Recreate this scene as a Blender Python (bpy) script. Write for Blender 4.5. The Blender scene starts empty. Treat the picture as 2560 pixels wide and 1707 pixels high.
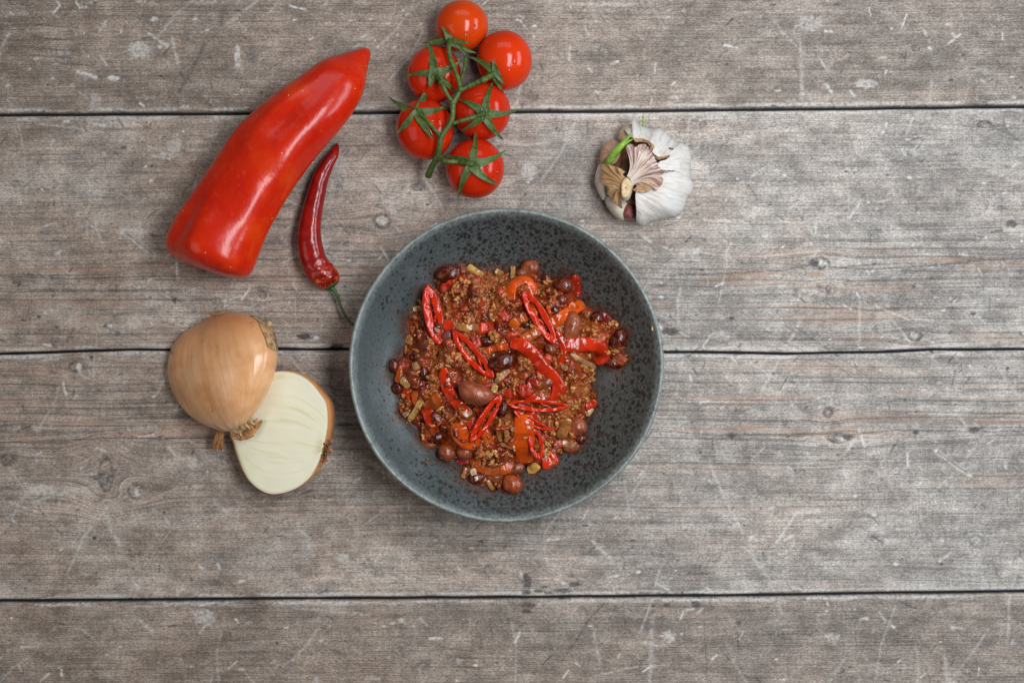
import bpy, math, random
import numpy as np
from mathutils import Vector, Matrix, noise as mn

# ------------------------------------------------------------------ units, camera, light
U = 0.00028                 # metres per photo pixel on the table plane
H = 3555.6                  # camera height in those pixels
scene = bpy.context.scene
col = scene.collection
PI = math.pi

cam = bpy.data.cameras.new("camera"); cam.lens = 50; cam.sensor_width = 36
cam.clip_start = 0.01; cam.clip_end = 50
camo = bpy.data.objects.new("camera", cam); camo.location = (0, 0, H * U); col.objects.link(camo)
scene.camera = camo

scene.view_settings.view_transform = 'Standard'
scene.view_settings.look = 'None'
scene.view_settings.exposure = 0.0
scene.view_settings.gamma = 1.0

world = bpy.data.worlds.new("World"); scene.world = world; world.use_nodes = True
bg = world.node_tree.nodes['Background']
bg.inputs[0].default_value = (0.92, 0.96, 1.0, 1); bg.inputs[1].default_value = 0.08

def area(name, loc, target, sx, sy, energy, color):
    l = bpy.data.lights.new(name, 'AREA'); l.shape = 'RECTANGLE'; l.size = sx; l.size_y = sy
    l.energy = energy; l.color = color
    o = bpy.data.objects.new(name, l); col.objects.link(o); o.location = loc
    d = (Vector(target) - Vector(loc)).normalized()          # long side (size) lies along the table's depth
    xa = Vector((0, 1, 0)) if abs(d.x) > abs(d.y) else Vector((1, 0, 0))
    za = -d; xa = (xa - za * xa.dot(za)).normalized(); ya = za.cross(xa)
    o.rotation_euler = Matrix((xa, ya, za)).transposed().to_euler()
    return o
area("window_light", (1.12, 0.26, 0.66), (0.0, 0, 0), 0.95, 0.32, 9.0, (0.84, 0.93, 1.0))
area("ceiling_window_light", (0.225, 0.09, 0.66), (0.04, -0.03, 0), 0.55, 0.15, 5.0, (0.97, 0.98, 1.0))
area("second_window_light", (0.0, 1.0, 0.72), (0, 0, 0), 0.9, 0.4, 2.2, (0.90, 0.95, 1.0))
area("warm_fill_light", (-0.85, -0.2, 0.75), (0, 0, 0), 0.8, 0.6, 2.2, (1.0, 0.86, 0.76))  # added fill lamp that lifts and warms the left side

# ------------------------------------------------------------------ helpers
def P(px, py, z=0.0):
    f = (H - z) / H
    return np.array(((px - 1280) * f, -(py - 853.5) * f, z))

def tagit(o, label=None, cat=None, group=None, kind=None):
    if label: o['label'] = label
    if cat: o['category'] = cat
    if group: o['group'] = group
    if kind: o['kind'] = kind
    return o

ORG = {}
def empty(name, origin, label=None, cat=None, group=None, kind=None):
    o = bpy.data.objects.new(name, None); col.objects.link(o)
    o.empty_display_size = 0.01
    o.location = Vector(origin) * U; ORG[o.name] = np.array(origin, float)
    return tagit(o, label, cat, group, kind)

def mesh(name, V, F, attrs=None, smooth=True):
    me = bpy.data.meshes.new(name)
    V = np.asarray(V, np.float32)
    if isinstance(F, np.ndarray):
        n, k = F.shape
        me.vertices.add(len(V)); me.vertices.foreach_set('co', V.ravel())
        me.loops.add(n * k); me.loops.foreach_set('vertex_index', F.astype(np.int32).ravel())
        me.polygons.add(n); me.polygons.foreach_set('loop_start', np.arange(0, n * k, k, dtype=np.int32))
        me.update(calc_edges=True)
    else:
        me.from_pydata(V.tolist(), [], F); me.update()
    if smooth: me.shade_smooth()
    for k, (typ, data) in (attrs or {}).items():
        a = me.attributes.new(k, typ, 'POINT')
        a.data.foreach_set({'FLOAT': 'value', 'FLOAT_VECTOR': 'vector', 'FLOAT_COLOR': 'color'}[typ],
                           np.ascontiguousarray(data, np.float32).ravel())
    return me

def part(name, V, F, mat, parent=None, origin=None, attrs=None, smooth=True, **tags):
    """V in world photo pixels. With a parent the verts are stored relative to the parent's origin."""
    V = np.asarray(V, float)
    if parent is not None: O = ORG[parent.name]
    elif origin is not None: O = np.array(origin, float)
    else: O = np.array((V[:, 0].mean(), V[:, 1].mean(), V[:, 2].min()))
    me = mesh(name, (V - O) * U, F, attrs, smooth)
    me.materials.append(mat)
    o = bpy.data.objects.new(name, me); col.objects.link(o)
    ORG[o.name] = O
    if parent is not None: o.parent = parent
    else: o.location = Vector(O) * U
    return tagit(o, **tags)

def sub(o, parent_part):
    """hang o (built with the thing's origin) under a part that sits at the same origin"""
    o.parent = parent_part
    return o

def grid_faces(nu, nv, wrap_u=False, wrap_v=False, flip=False):
    iu = np.arange(nu if wrap_u else nu - 1); iv = np.arange(nv if wrap_v else nv - 1)
    a, b = np.meshgrid(iu, iv, indexing='ij')
    a = a.ravel(); b = b.ravel(); a2 = (a + 1) % nu; b2 = (b + 1) % nv
    F = np.stack([a * nv + b, a2 * nv + b, a2 * nv + b2, a * nv + b2], 1)
    return F[:, ::-1].copy() if flip else F

def cr(pts, n, closed=False):
    """Catmull-Rom resample, uniform in length"""
    pts = np.asarray(pts, float); m = len(pts)
    if closed: q = np.vstack([pts[-1:], pts, pts[:2]])
    else: q = np.vstack([2 * pts[0] - pts[1], pts, 2 * pts[-1] - pts[-2]])
    out = []; seg = m if closed else m - 1
    for i in range(seg):
        t = np.linspace(0, 1, 16, endpoint=False)[:, None]
        p0, p1, p2, p3 = q[i], q[i + 1], q[i + 2], q[i + 3]
        out.append(0.5 * (2 * p1 + (p2 - p0) * t + (2 * p0 - 5 * p1 + 4 * p2 - p3) * t**2 + (3 * p1 - p0 - 3 * p2 + p3) * t**3))
    out = np.vstack(out + [pts[:1] if closed else pts[-1:]])
    d = np.r_[0, np.cumsum(np.linalg.norm(np.diff(out, axis=0), axis=1))]
    s = np.linspace(0, d[-1], n, endpoint=not closed)
    return np.stack([np.interp(s, d, out[:, k]) for k in range(out.shape[1])], 1)

def hashn(ix, iy, seed):
    n = (ix.astype(np.int64) * 374761393 + iy.astype(np.int64) * 668265263 + seed * 974711) & 0x7fffffff
    n = (n ^ (n >> 13)) * 1274126177 & 0x7fffffff
    n = (n ^ (n >> 16)) & 0xffff
    return n / 65535.0
def vnoise(x, y, seed=0):
    x = np.asarray(x, float); y = np.asarray(y, float)
    ix = np.floor(x); iy = np.floor(y); fx = x - ix; fy = y - iy
    ux = fx * fx * (3 - 2 * fx); uy = fy * fy * (3 - 2 * fy)
    a = hashn(ix, iy, seed); b = hashn(ix + 1, iy, seed); c = hashn(ix, iy + 1, seed); d = hashn(ix + 1, iy + 1, seed)
    return (a * (1 - ux) + b * ux) * (1 - uy) + (c * (1 - ux) + d * ux) * uy
def fbm(x, y, seed=0, o=4):
    s = 0; a = 0.5; t = 0
    for k in range(o):
        s = s + a * vnoise(x * 2**k, y * 2**k, seed + k * 17); t += a; a *= 0.5
    return s / t
def sst(a, b, x):
    t = np.clip((x - a) / (b - a), 0, 1); return t * t * (3 - 2 * t)
def n3(V, s, seed=0):
    return np.array([mn.noise(Vector((v[0] * s + seed * 7.3, v[1] * s - seed * 3.1, v[2] * s + seed))) for v in V])

def uvsphere(nu, nv):
    th = np.linspace(0, 2 * PI, nu, endpoint=False); ph = np.linspace(-PI / 2, PI / 2, nv)
    A, B = np.meshgrid(th, ph, indexing='ij')
    V = np.stack([np.cos(A) * np.cos(B), np.sin(A) * np.cos(B), np.sin(B)], -1).reshape(-1, 3)
    return V, grid_faces(nu, nv, wrap_u=True)

def tube(path, rad, n=12, ends=True):
    """path (m,3), rad scalar or (m,)"""
    path = np.asarray(path, float); m = len(path); rad = np.broadcast_to(np.asarray(rad, float), (m,)).copy()
    T = np.gradient(path, axis=0); T /= np.linalg.norm(T, axis=1)[:, None] + 1e-9
    up = np.array((0.05, 0.03, 1.0)); V = []
    if ends:
        path = np.vstack([path[:1], path, path[-1:]]); T = np.vstack([T[:1], T, T[-1:]]); rad = np.r_[0.01, rad, 0.01]; m += 2
    for p, t, r in zip(path, T, rad):
        s = np.cross(t, up); 
        if np.linalg.norm(s) < 0.05: s = np.cross(t, (0, 1, 0.1))
        s /= np.linalg.norm(s); b = np.cross(s, t)
        a = np.linspace(0, 2 * PI, n, endpoint=False)[:, None]
        V.append(p + r * (np.cos(a) * s + np.sin(a) * b))
    return np.vstack(V), grid_faces(m, n, wrap_v=True)

def join(*vf):
    V = []; F = []; o = 0
    for v, f in vf:
        V.append(np.asarray(v)); F.append(np.asarray(f) + o); o += len(v)
    return np.vstack(V), np.vstack(F)

# ------------------------------------------------------------------ node materials
class Mat:
    def __init__(s, name, rough=0.5, coat=0.0, sss=0.0, spec=0.5, sssr=(1, .3, .15), sscale=0.004, coat_rough=0.08):
        s.m = bpy.data.materials.new(name); s.m.use_nodes = True; s.nt = s.m.node_tree
        s.b = s.nt.nodes['Principled BSDF']
        s.b.inputs['Roughness'].default_value = rough
        s.b.inputs['Specular IOR Level'].default_value = spec
        s.b.inputs['Coat Weight'].default_value = coat; s.b.inputs['Coat Roughness'].default_value = coat_rough
        if sss:
            s.b.inputs['Subsurface Weight'].default_value = sss
            s.b.inputs['Subsurface Radius'].default_value = sssr
            s.b.inputs['Subsurface Scale'].default_value = sscale
    def n(s, t, **kw):
        nd = s.nt.nodes.new(t)
        for k, v in kw.items(): setattr(nd, k, v)
        return nd
    def l(s, a, b): s.nt.links.new(a, b)
    def set(s, sock, v):
        if isinstance(v, bpy.types.NodeSocket): s.l(v, sock)
        elif isinstance(v, (tuple, list)) and len(v) == 3 and sock.type == 'RGBA': sock.default_value = (*v, 1)
        else: sock.default_value = v
    def obj(s, k=1 / (U * 100)):
        tc = s.n('ShaderNodeTexCoord'); return s.map(tc.outputs['Object'], (k, k, k))
    def attr(s, name, out='Vector'):
        a = s.n('ShaderNodeAttribute'); a.attribute_name = name; return a.outputs[out]
    def map(s, v, sc=(1, 1, 1), loc=(0, 0, 0), rot=(0, 0, 0)):
        m = s.n('ShaderNodeMapping'); s.l(v, m.inputs[0])
        m.inputs[1].default_value = loc; m.inputs[2].default_value = rot; m.inputs[3].default_value = sc
        return m.outputs[0]
    def noise(s, v, sc=1, det=3, rough=0.55, dist=0, col=False):
        n = s.n('ShaderNodeTexNoise'); s.l(v, n.inputs['Vector'])
        n.inputs['Scale'].default_value = sc; n.inputs['Detail'].default_value = det
        n.inputs['Roughness'].default_value = rough; n.inputs['Distortion'].default_value = dist
        return n.outputs['Color' if col else 'Fac']
    def voro(s, v, sc=1, rnd=1, out='Distance', feature='F1'):
        n = s.n('ShaderNodeTexVoronoi'); n.feature = feature; s.l(v, n.inputs['Vector'])
        n.inputs['Scale'].default_value = sc; n.inputs['Randomness'].default_value = rnd
        return n.outputs[out]
    def m_(s, op, a, b=0.0, c=None, clamp=False):
        n = s.n('ShaderNodeMath'); n.operation = op; n.use_clamp = clamp
        s.set(n.inputs[0], a); s.set(n.inputs[1], b)
        if c is not None: s.set(n.inputs[2], c)
        return n.outputs[0]
    def rng(s, v, a, b, c=0.0, d=1.0, smooth=True):
        n = s.n('ShaderNodeMapRange'); n.interpolation_type = 'SMOOTHSTEP' if smooth else 'LINEAR'
        s.set(n.inputs[0], v)
        for i, x in enumerate((a, b, c, d)): s.set(n.inputs[1 + i], x)
        return n.outputs[0]
    def mix(s, f, a, b, mode='MIX'):
        n = s.n('ShaderNodeMix'); n.data_type = 'RGBA'; n.blend_type = mode
        s.set(n.inputs[0], f); s.set(n.inputs[6], a); s.set(n.inputs[7], b)
        return n.outputs[2]
    def ramp(s, f, stops):
        n = s.n('ShaderNodeValToRGB'); s.l(f, n.inputs[0]); e = n.color_ramp.elements
        while len(e) < len(stops): e.new(0.5)
        for i, (p, c) in enumerate(stops): e[i].position = p; e[i].color = (*c, 1)
        return n.outputs[0]
    def sep(s, v):
        n = s.n('ShaderNodeSeparateXYZ'); s.l(v, n.inputs[0]); return n.outputs
    def comb(s, x, y, z=0.0):
        n = s.n('ShaderNodeCombineXYZ'); s.set(n.inputs[0], x); s.set(n.inputs[1], y); s.set(n.inputs[2], z); return n.outputs[0]
    def color(s, c): s.set(s.b.inputs['Base Color'], c); return s
    def rough(s, v): s.set(s.b.inputs['Roughness'], v); return s
    def bump(s, h, strength=0.3, dist=1.0):
        n = s.n('ShaderNodeBump'); s.l(h, n.inputs['Height']); n.inputs['Strength'].default_value = strength
        n.inputs['Distance'].default_value = dist * U; s.l(n.outputs[0], s.b.inputs['Normal']); 
        if s.b.inputs['Coat Weight'].default_value > 0: s.l(n.outputs[0], s.b.inputs['Coat Normal'])
        return s
    def objcolor(s):
        return s.n('ShaderNodeObjectInfo').outputs['Color']
    def objrand(s):
        return s.n('ShaderNodeObjectInfo').outputs['Random']

# ================================================================== WOODEN TABLETOP
def wood_material():
    M = Mat('weathered_grey_wood', rough=0.72, spec=0.3)
    fl = M.attr('flow'); wear = M.attr('wear', 'Color'); 
    sp = M.n('ShaderNodeSeparateColor'); M.l(wear, sp.inputs[0]); dark, pale, orange = sp.outputs
    zone = M.attr('zone', 'Fac')
    g1 = M.noise(M.map(fl, (0.12, 13.0, 1)), 1, 3, 0.6, 0.15); tone = M.attr('wear', 'Alpha')
    g2 = M.noise(M.map(fl, (0.5, 30, 1)), 1, 3, 0.6, 0.1)
    g0 = M.noise(M.map(fl, (0.16, 3.2, 1), (3, 7, 0)), 1, 4, 0.6, 0.2)
    pos = M.obj()
    sp1 = M.noise(M.map(pos, (15, 42, 1)), 1, 3, 0.7)
    sp2 = M.noise(M.map(pos, (11, 15, 1), (5, 2, 0)), 1, 4, 0.7)
    cross = M.noise(M.map(pos, (42, 1.8, 1), (1, 9, 0), (0, 0, 0.06)), 1, 2, 0.6)
    bl = M.noise(M.map(pos, (0.55, 0.9, 1), (11, 2, 0)), 1, 5, 0.62)
    bl2 = M.noise(M.map(pos, (1.6, 2.6, 1), (1, 22, 0)), 1, 5, 0.68)
    bl3 = M.noise(M.map(pos, (0.35, 0.5, 1), (31, 12, 0)), 1, 2, 0.5)
    base = M.ramp(bl, [(0.28, (0.212, 0.163, 0.130)), (0.46, (0.280, 0.230, 0.192)), (0.6, (0.300, 0.262, 0.228)), (0.75, (0.330, 0.300, 0.268))])
    # cool light from the right, painted into the board colour
    px = M.sep(pos)[0]
    cool = M.m_('MULTIPLY', M.rng(M.m_('ADD', px, M.m_('MULTIPLY', M.m_('SUBTRACT', bl3, 0.5), 16)), -7, 11), 0.50)
    base = M.mix(cool, base, M.mix(bl2, (0.230, 0.229, 0.226), (0.308, 0.306, 0.301)))
    base = M.mix(M.rng(tone, .98, .85, 0, .5), base, (0.26, 0.205, 0.165))
    # grain lines
    line = M.rng(g1, 0.36, 0.53)
    amp = M.m_('ADD', 0.20, M.m_('MULTIPLY', zone, 0.36))
    f = M.m_('SUBTRACT', 1.25, M.m_('MULTIPLY', M.m_('SUBTRACT', 1.0, line), amp))
    f = M.m_('MULTIPLY', f, M.rng(g2, 0.34, 0.65, 0.82, 1.13))
    f = M.m_('MULTIPLY', f, M.rng(sp1, 0.32, 0.68, 0.62, 1.34))
    f = M.m_('MULTIPLY', f, M.rng(sp2, 0.32, 0.68, 0.88, 1.10))
    f = M.m_('MULTIPLY', f, M.rng(cross, 0.34, 0.66, 0.93, 1.06))
    f = M.m_('MULTIPLY', f, M.rng(bl2, 0.34, 0.66, 0.72, 1.17))
    f = M.m_('MULTIPLY', f, tone)
    f = M.m_('MULTIPLY', f, M.rng(bl3, 0.3, 0.7, 1.12, 0.84))
    f = M.m_('MULTIPLY', f, M.rng(g0, 0.3, 0.7, 0.92, 1.06))
    cc = M.n('ShaderNodeVectorMath'); cc.operation = 'SCALE'; M.l(base, cc.inputs[0]); M.l(f, cc.inputs['Scale'])
    c = cc.outputs[0]
    # warm heartwood streaks between lines
    ost = M.m_('MULTIPLY', M.rng(g0, 0.53, 0.66), M.m_('MULTIPLY', zone, 0.42), clamp=True)
    c = M.mix(ost, c, M.mix(line, (0.15, 0.085, 0.055), (0.40, 0.26, 0.185)))
    c = M.mix(M.m_('MULTIPLY', M.m_('MULTIPLY', orange, .9), M.rng(g1, 0.35, 0.5, 0.35, 1.0), clamp=True), c, (0.33, 0.205, 0.14))
    # pale paint residue
    pm = M.m_('MULTIPLY', M.m_('MULTIPLY', pale, 1.5), M.rng(sp2, 0.38, 0.58, 0.3, 1.0), clamp=True)
    c = M.mix(pm, c, (0.56, 0.54, 0.51))
    pt = M.noise(M.map(pos, (3.2, 4.2, 1), (71, 12, 0)), 1, 6, 0.75)
    c = M.mix(M.rng(pt, 0.57, 0.68, 0, 0.55), c, (0.44, 0.41, 0.375))
    dk = M.noise(M.map(pos, (2.4, 3.4, 1), (17, 52, 0)), 1, 6, 0.75)
    c = M.mix(M.rng(dk, 0.56, 0.68, 0, 0.55), c, (0.075, 0.072, 0.074))
    c = M.mix(M.m_('MULTIPLY', dark, M.rng(sp1, 0.25, 0.6, 1.0, 0.75), clamp=True), c, (0.032, 0.030, 0.034))
    M.color(c)
    hgt = M.m_('ADD', M.m_('MULTIPLY', line, 0.5), M.m_('ADD', M.m_('MULTIPLY', g2, 0.5), M.m_('MULTIPLY', sp1, 0.9)))
    M.bump(hgt, 0.35, 1.4)
    return M.m

def build_table():
    top = empty('wooden_tabletop', (0, 0, -24), kind='structure')
    top['label'] = 'weathered grey brown plank tabletop under the food'
    wm = wood_material()
    xs = np.concatenate([np.linspace(-900, -60, 60, endpoint=False), np.arange(-60, 2620, 2.9), np.linspace(2622, 3460, 60)])
    gx = [-900, 0, 218, 740, 1280, 1670, 1960, 2200, 2340, 2560, 3460]
    g1 = np.interp(xs, [-900, 0, 1300, 1960, 2560, 3460], [292, 287, 279, 273, 266, 258]) + 1.5 * (vnoise(xs / 90, xs * 0, 3) - .5)
    g2 = np.interp(xs, gx, [890, 884, 876, 872, 877, 881, 883, 880, 873, 873, 880]) + 3 * (vnoise(xs / 110, xs * 0, 5) - .5)
    g3 = np.interp(xs, [-900, 0, 1300, 1960, 2560, 3460], [1504, 1502, 1493, 1487, 1478, 1470]) + 1.5 * (vnoise(xs / 90, xs * 0, 8) - .5)
    w1 = 4.2 + 0.8 * vnoise(xs / 60, xs * 0, 11); w3 = 3.8 + 1.0 * vnoise(xs / 60, xs * 0, 13)
    w2 = 2.6 + 1.2 * vnoise(xs / 40, xs * 0, 12)
    planks = [(xs * 0 - 620, g1 - w1), (g1 + w1, g2 - w2), (g2 + w2, g3 - w3), (g3 + w3, xs * 0 + 2330)]
    # ---- located marks: (x, y, rx, ry) etc.
    knots = [(2048, 658, 24, 15), (2077, 723, 12, 12), (2177, 752, 9, 9), (2288, 838, 17, 13), (2070, 1030, 12, 13),
             (2097, 1094, 26, 13), (188, 917, 17, 13), (19, 1151, 17, 14), (340, 1228, 20, 18), (264, 1186, 17, 40),
             (402, 1096, 8, 7), (42, 707, 10, 7), (955, 552, 20, 18), (656, 737, 10, 9), (1397, 322, 8, 7), (63, 1071, 12, 6),
             (1045, 468, 17, 9), (2455, 310, 22, 8), (2290, 120, 10, 8)]
    spots = [(2036, 660, 9, 8, .95), (2121, 1092, 12, 7, .9), (2436, 1076, 13, 7, .95), (1829, 1090, 9, 6, .85), (1963, 1056, 6, 6, .5),
             (2530, 560, 14, 8, .9), (2519, 922, 4, 4, .9), (228, 894, 5, 4, .9), (762, 841, 18, 8, .95), (843, 867, 15, 7, .95),
             (1676, 829, 20, 8, .9), (262, 815, 5, 5, .8), (436, 750, 5, 7, .8), (1318, 1451, 11, 17, .75), (1437, 1460, 14, 6, .7),
             (1409, 1476, 17, 5, .7), (1347, 1478, 9, 4, .7), (1314, 1481, 10, 5, .7), (1362, 1467, 8, 3, .7), (1372, 1482, 9, 3, .7),
             (1322, 1512, 20, 6, .7), (1316, 1528, 9, 4, .75), (1739, 1511, 10, 7, .7), (1668, 1512, 7, 4, .6), (2262, 679, 10, 6, .35),
             (2188, 822, 10, 7, .45), (1461, 1314, 9, 3, .7), (2290, 1081, 9, 4, .9), (310, 370, 7, 4, .6), (1845, 1556, 9, 3, .6),
             (1829, 795, 6, 3, .8), (2432, 784, 6, 3, .8), (1405, 1495, 6, 3, .6), (1600, 1090, 9, 6, .6), (95, 792, 4, 3, .8),
             (2330, 878, 5, 4, .7), (450, 640, 16, 7, .35), (610, 700, 20, 7, .35), (1990, 728, 6, 5, .5)]
    pales = [(2058, 660, 12, 8, .8), (2110, 1098, 8, 7, .8), (198, 920, 7, 12, .8), (340, 1228, 14, 12, .6), (955, 552, 13, 11, .6),
             (1045, 468, 11, 5, .8), (594, 140, 7, 34, .55), (385, 48, 8, 7, .55), (283, 196, 16, 6, .75), (400, 118, 7, 4, .7),
             (430, 372, 14, 20, .3), (2284, 838, 12, 8, .35), (2532, 565, 8, 5, .8), (785, 844, 13, 7, .75), (2235, 575, 10, 28, .3),
             (2022, 60, 28, 18, .35), (440, 360, 14, 26, .35), (415, 390, 20, 10, .35), (1500, 10, 80, 6, .35), (2340, 1090, 20, 6, .2),
             (2115, 1180, 14, 10, .4), (20, 215, 5, 4, .8), (460, 268, 12, 6, .5), (240, 480, 25, 10, .35), (860, 1395, 14, 10, .5),
             (480, 1155, 12, 18, .35), (1480, 1400, 28, 10, .3), (1005, 1550, 10, 6, .5), (1090, 1595, 16, 4, .8), (2230, 1350, 18, 6, .4),
             (2020, 1275, 22, 8, .35), (2440, 1350, 10, 8, .4), (1660, 880, 60, 10, .2), (2080, 1590, 18, 10, .35), (160, 130, 18, 8, .25)]
    oranges = [(500, 1067, 70, 6, .7), (200, 1056, 90, 5, .7), (60, 1094, 60, 5, .7), (330, 1082, 70, 4, .7), (1880, 1068, 40, 5, .8), (2110, 1068, 30, 5, .5),
               (2500, 1055, 90, 5, .8), (2035, 683, 18, 6, .7), (1910, 682, 90, 4, .5), (2400, 650, 130, 5, .7), (2150, 720, 180, 6, .45),
               (2470, 670, 70, 5, .6), (1850, 690, 70, 7, .5), (450, 670, 130, 6, .5), (150, 675, 180, 6, .5), (700, 700, 200, 10, .35),
               (2310, 920, 8, 4, .9), (2200, 1045, 200, 8, .45), (180, 755, 160, 16, .25), (1850, 700, 100, 10, .4), (1760, 1075, 90, 6, .4),
               (2045, 1160, 5, 4, .8), (2160, 850, 60, 14, .3), (390, 840, 80, 16, .25)]
    dl = [([(0, 690), (200, 697), (414, 690), (590, 694), (800, 690), (1010, 684)], 1.6, .8),
          ([(0, 722), (250, 727), (500, 722), (760, 726)], 1.2, .4),
          ([(1660, 690), (1800, 684), (1960, 676), (2025, 662)], 1.6, .7), ([(2070, 668), (2180, 674), (2330, 664), (2450, 652), (2620, 642)], 1.8, .8),
          ([(2180, 700), (2300, 678), (2400, 652), (2560, 640)], 1.2, .5),
          ([(0, 1106), (100, 1103), (300, 1094), (400, 1097), (600, 1090), (880, 1062)], 1.7, .8),
          ([(0, 1094), (120, 1086), (240, 1080), (330, 1068)], 1.2, .6), ([(640, 1062), (900, 1060)], 1.8, .6),
          ([(1640, 1076), (1800, 1088), (2000, 1084), (2075, 1085)], 1.6, .7), ([(2130, 1087), (2240, 1075), (2380, 1077), (2430, 1080), (2620, 1076)], 1.8, .8),
          ([(1513, 1506), (1470, 1550), (1440, 1600), (1402, 1655)], 2.0, .65), ([(1760, 1548), (1764, 1630), (1770, 1720)], 1.6, .5),
          ([(510, 112), (487, 160), (449, 227)], 6.0, .45), ([(560, 28), (548, 60)], 9, .35), ([(515, 1640), (600, 1560), (690, 1500)], 3, .25),
          ([(560, 310), (520, 410)], 8, .2), ([(1500, 330), (1540, 410)], 2, .2)]
    for y0, x0 in ((62, 90), (93, 75), (120, 75), (138, 75), (157, 130)):
        dl.append(([(x0, y0), (x0 + 105, y0 + 8)], 1.2, .75))
    for y0, x0 in ((1620, 1110), (1640, 1120), (1665, 1130)):
        dl.append(([(x0, y0), (x0 + 75, y0 + 7)], 1.1, .6))
    dl += [([(1985, 815), (2180, 950)], 1.0, .5), ([(1950, 850), (2120, 930)], 1.0, .45), ([(330, 105), (382, 92)], 1.2, .7), ([(80, 750), (68, 785)], 1, .5),
           ([(265, 818), (300, 835)], 1.2, .6), ([(80, 960), (110, 1010)], 1, .4), ([(2000, 470), (2060, 540)], 1, .3)]
    pl = [([(308, 579), (345, 607), (388, 640)], 4.5, .8), ([(2340, 1127), (2380, 1155), (2425, 1187)], 5, .85), ([(194, 179), (240, 193)], 4, .8),
          ([(1996, 1275), (1942, 1355)], 4, .45), ([(910, 1145), (1000, 1205)], 8, .4), ([(1480, 1350), (1530, 1400)], 4, .4), ([(1560, 1200), (1575, 1290)], 3, .3),
          ([(372, 85), (425, 120)], 4, .5), ([(430, 95), (445, 160)], 3.5, .4), ([(1550, 620), (1640, 640)], 2, .3), ([(2150, 505), (2125, 545)], 3.5, .5),
          ([(2190, 765), (2275, 800)], 2, .5), ([(1875, 905), (1940, 948)], 1.6, .5), ([(1480, 1560), (1500, 1660)], 4, .25), ([(1630, 1550), (1625, 1700)], 6, .25),
          ([(190, 5), (200, 20), (215, 18)], 2.5, .8), ([(140, 0), (148, 8)], 2.5, .8), ([(1150, 490), (1290, 450)], 2, .3), ([(1880, 440), (1910, 420)], 3, .5),
          ([(90, 310), (230, 325)], 1.2, .4), ([(2000, 100), (2006, 240)], 5, .25), ([(20, 1310), (60, 1240)], 4, .3), ([(560, 980), (530, 1010)], 2, .3)]
    gouges = [([(312, 582), (345, 607), (384, 637)], 2.2), ([(2344, 1130), (2380, 1155), (2420, 1183)], 2.4)]
    R = random.Random(5)
    for i in range(1100):       # small random nicks
        x = R.uniform(-50, 2610); y = R.uniform(-50, 1760); a = R.choice([R.gauss(0, .25), R.gauss(0.9, .4), R.gauss(-0.8, .4), R.uniform(0, PI)])
        L = R.choice([8, 12, 20, 34]) * R.uniform(.6, 1.3)
        if R.random() < .55: dl.append(([(x, y), (x + L * math.cos(a), y + L * math.sin(a))], R.uniform(1.2, 2.4), R.uniform(.35, .95)))
        else: pl.append(([(x, y), (x + L * math.cos(a), y + L * math.sin(a))], R.uniform(1.4, 3.2), R.uniform(.3, .85)))
    for i in range(260):
        x = R.uniform(0, 2560); y = R.uniform(0, 1700)
        pales.append((x, y, R.uniform(2, 6), R.uniform(1.5, 4), R.uniform(.4, .9)))
        x = R.uniform(0, 2560); y = R.uniform(0, 1700)
        spots.append((x, y, R.uniform(2, 5), R.uniform(1.5, 3), R.uniform(.4, .85)))
    for i in range(150):       # long faint pale scuffs
        x = R.uniform(-50, 2610); y = R.uniform(-50, 1760); a = R.choice([R.gauss(1.1, .4), R.gauss(-0.8, .5), R.uniform(0, PI)]); L = R.uniform(25, 110); k = R.uniform(-.15, .15)
        pl.append(([(x, y), (x + L * math.cos(a), y + L * math.sin(a)), (x + 1.8 * L * math.cos(a + k), y + 1.8 * L * math.sin(a + k))], R.uniform(1.2, 4.5), R.uniform(.10, .36)))
    for i in range(26):
        x = R.uniform(0, 2560); y = R.uniform(0, 1700)
        pales.append((x, y, R.uniform(12, 40), R.uniform(8, 26), R.uniform(.15, .5)))

    for ip, (ya, yb) in enumerate(planks):
        inner0 = max(ya.mean(), -60); inner1 = min(yb.mean(), 1767)
        n = int((inner1 - inner0) / 2.6)
        t = np.linspace(0, 1, n)
        if ip == 0: t = np.r_[np.linspace(0, (inner0 + 620) / (yb.mean() + 620), 40, endpoint=False), np.linspace((inner0 + 620) / (yb.mean() + 620), 1, n)]
        if ip == 3: k = (inner1 - ya.mean()) / (2330 - ya.mean()); t = np.r_[np.linspace(0, k, n), np.linspace(k, 1, 40)[1:]]
        Y = ya[:, None] + (yb - ya)[:, None] * t[None, :]
        X = np.repeat(xs[:, None], len(t), 1)
        ymean = ya.mean() + (yb.mean() - ya.mean()) * t
        dark = np.zeros_like(X); pale = np.zeros_like(X); orange = np.zeros_like(X); Z = np.zeros_like(X)
        def win(x0, x1, y0, y1):
            i0, i1 = np.searchsorted(xs, [x0, x1]); j0, j1 = np.searchsorted(ymean, [y0 - 18, y1 + 18])
            return slice(i0, i1), slice(j0, j1)
        U_ = X.copy(); Vv = Y + 10 * (fbm(X / 500, Y / 160, 40 + ip, 3) - .5) * 2
        V0 = Vv.copy()
        for (x, y, rx, ry) in knots:
            s = win(x - 220, x + 220, y - 90, y + 90)
            if V0[s].size == 0: continue
            dx = (X[s] - x); dy = (Y[s] - y)
            k = 0.9 * np.exp(-(dx / (rx * 3.4))**2 - (dy / (ry * 2.2))**2)
            Vv[s] = Vv[s] - dy * k
            r = np.sqrt((dx / rx)**2 + (dy / ry)**2) + 0.25 * (fbm(X[s] / 8, Y[s] / 8, 9, 2) - .5)
            m = 1 - sst(0.85, 1.15, r)
            Vv[s] = Vv[s] * (1 - m) + (y + r * 30) * m; U_[s] = U_[s] * (1 - m) + x * m
            ring = np.exp(-((r - 1.02) / 0.2)**2)
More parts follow.
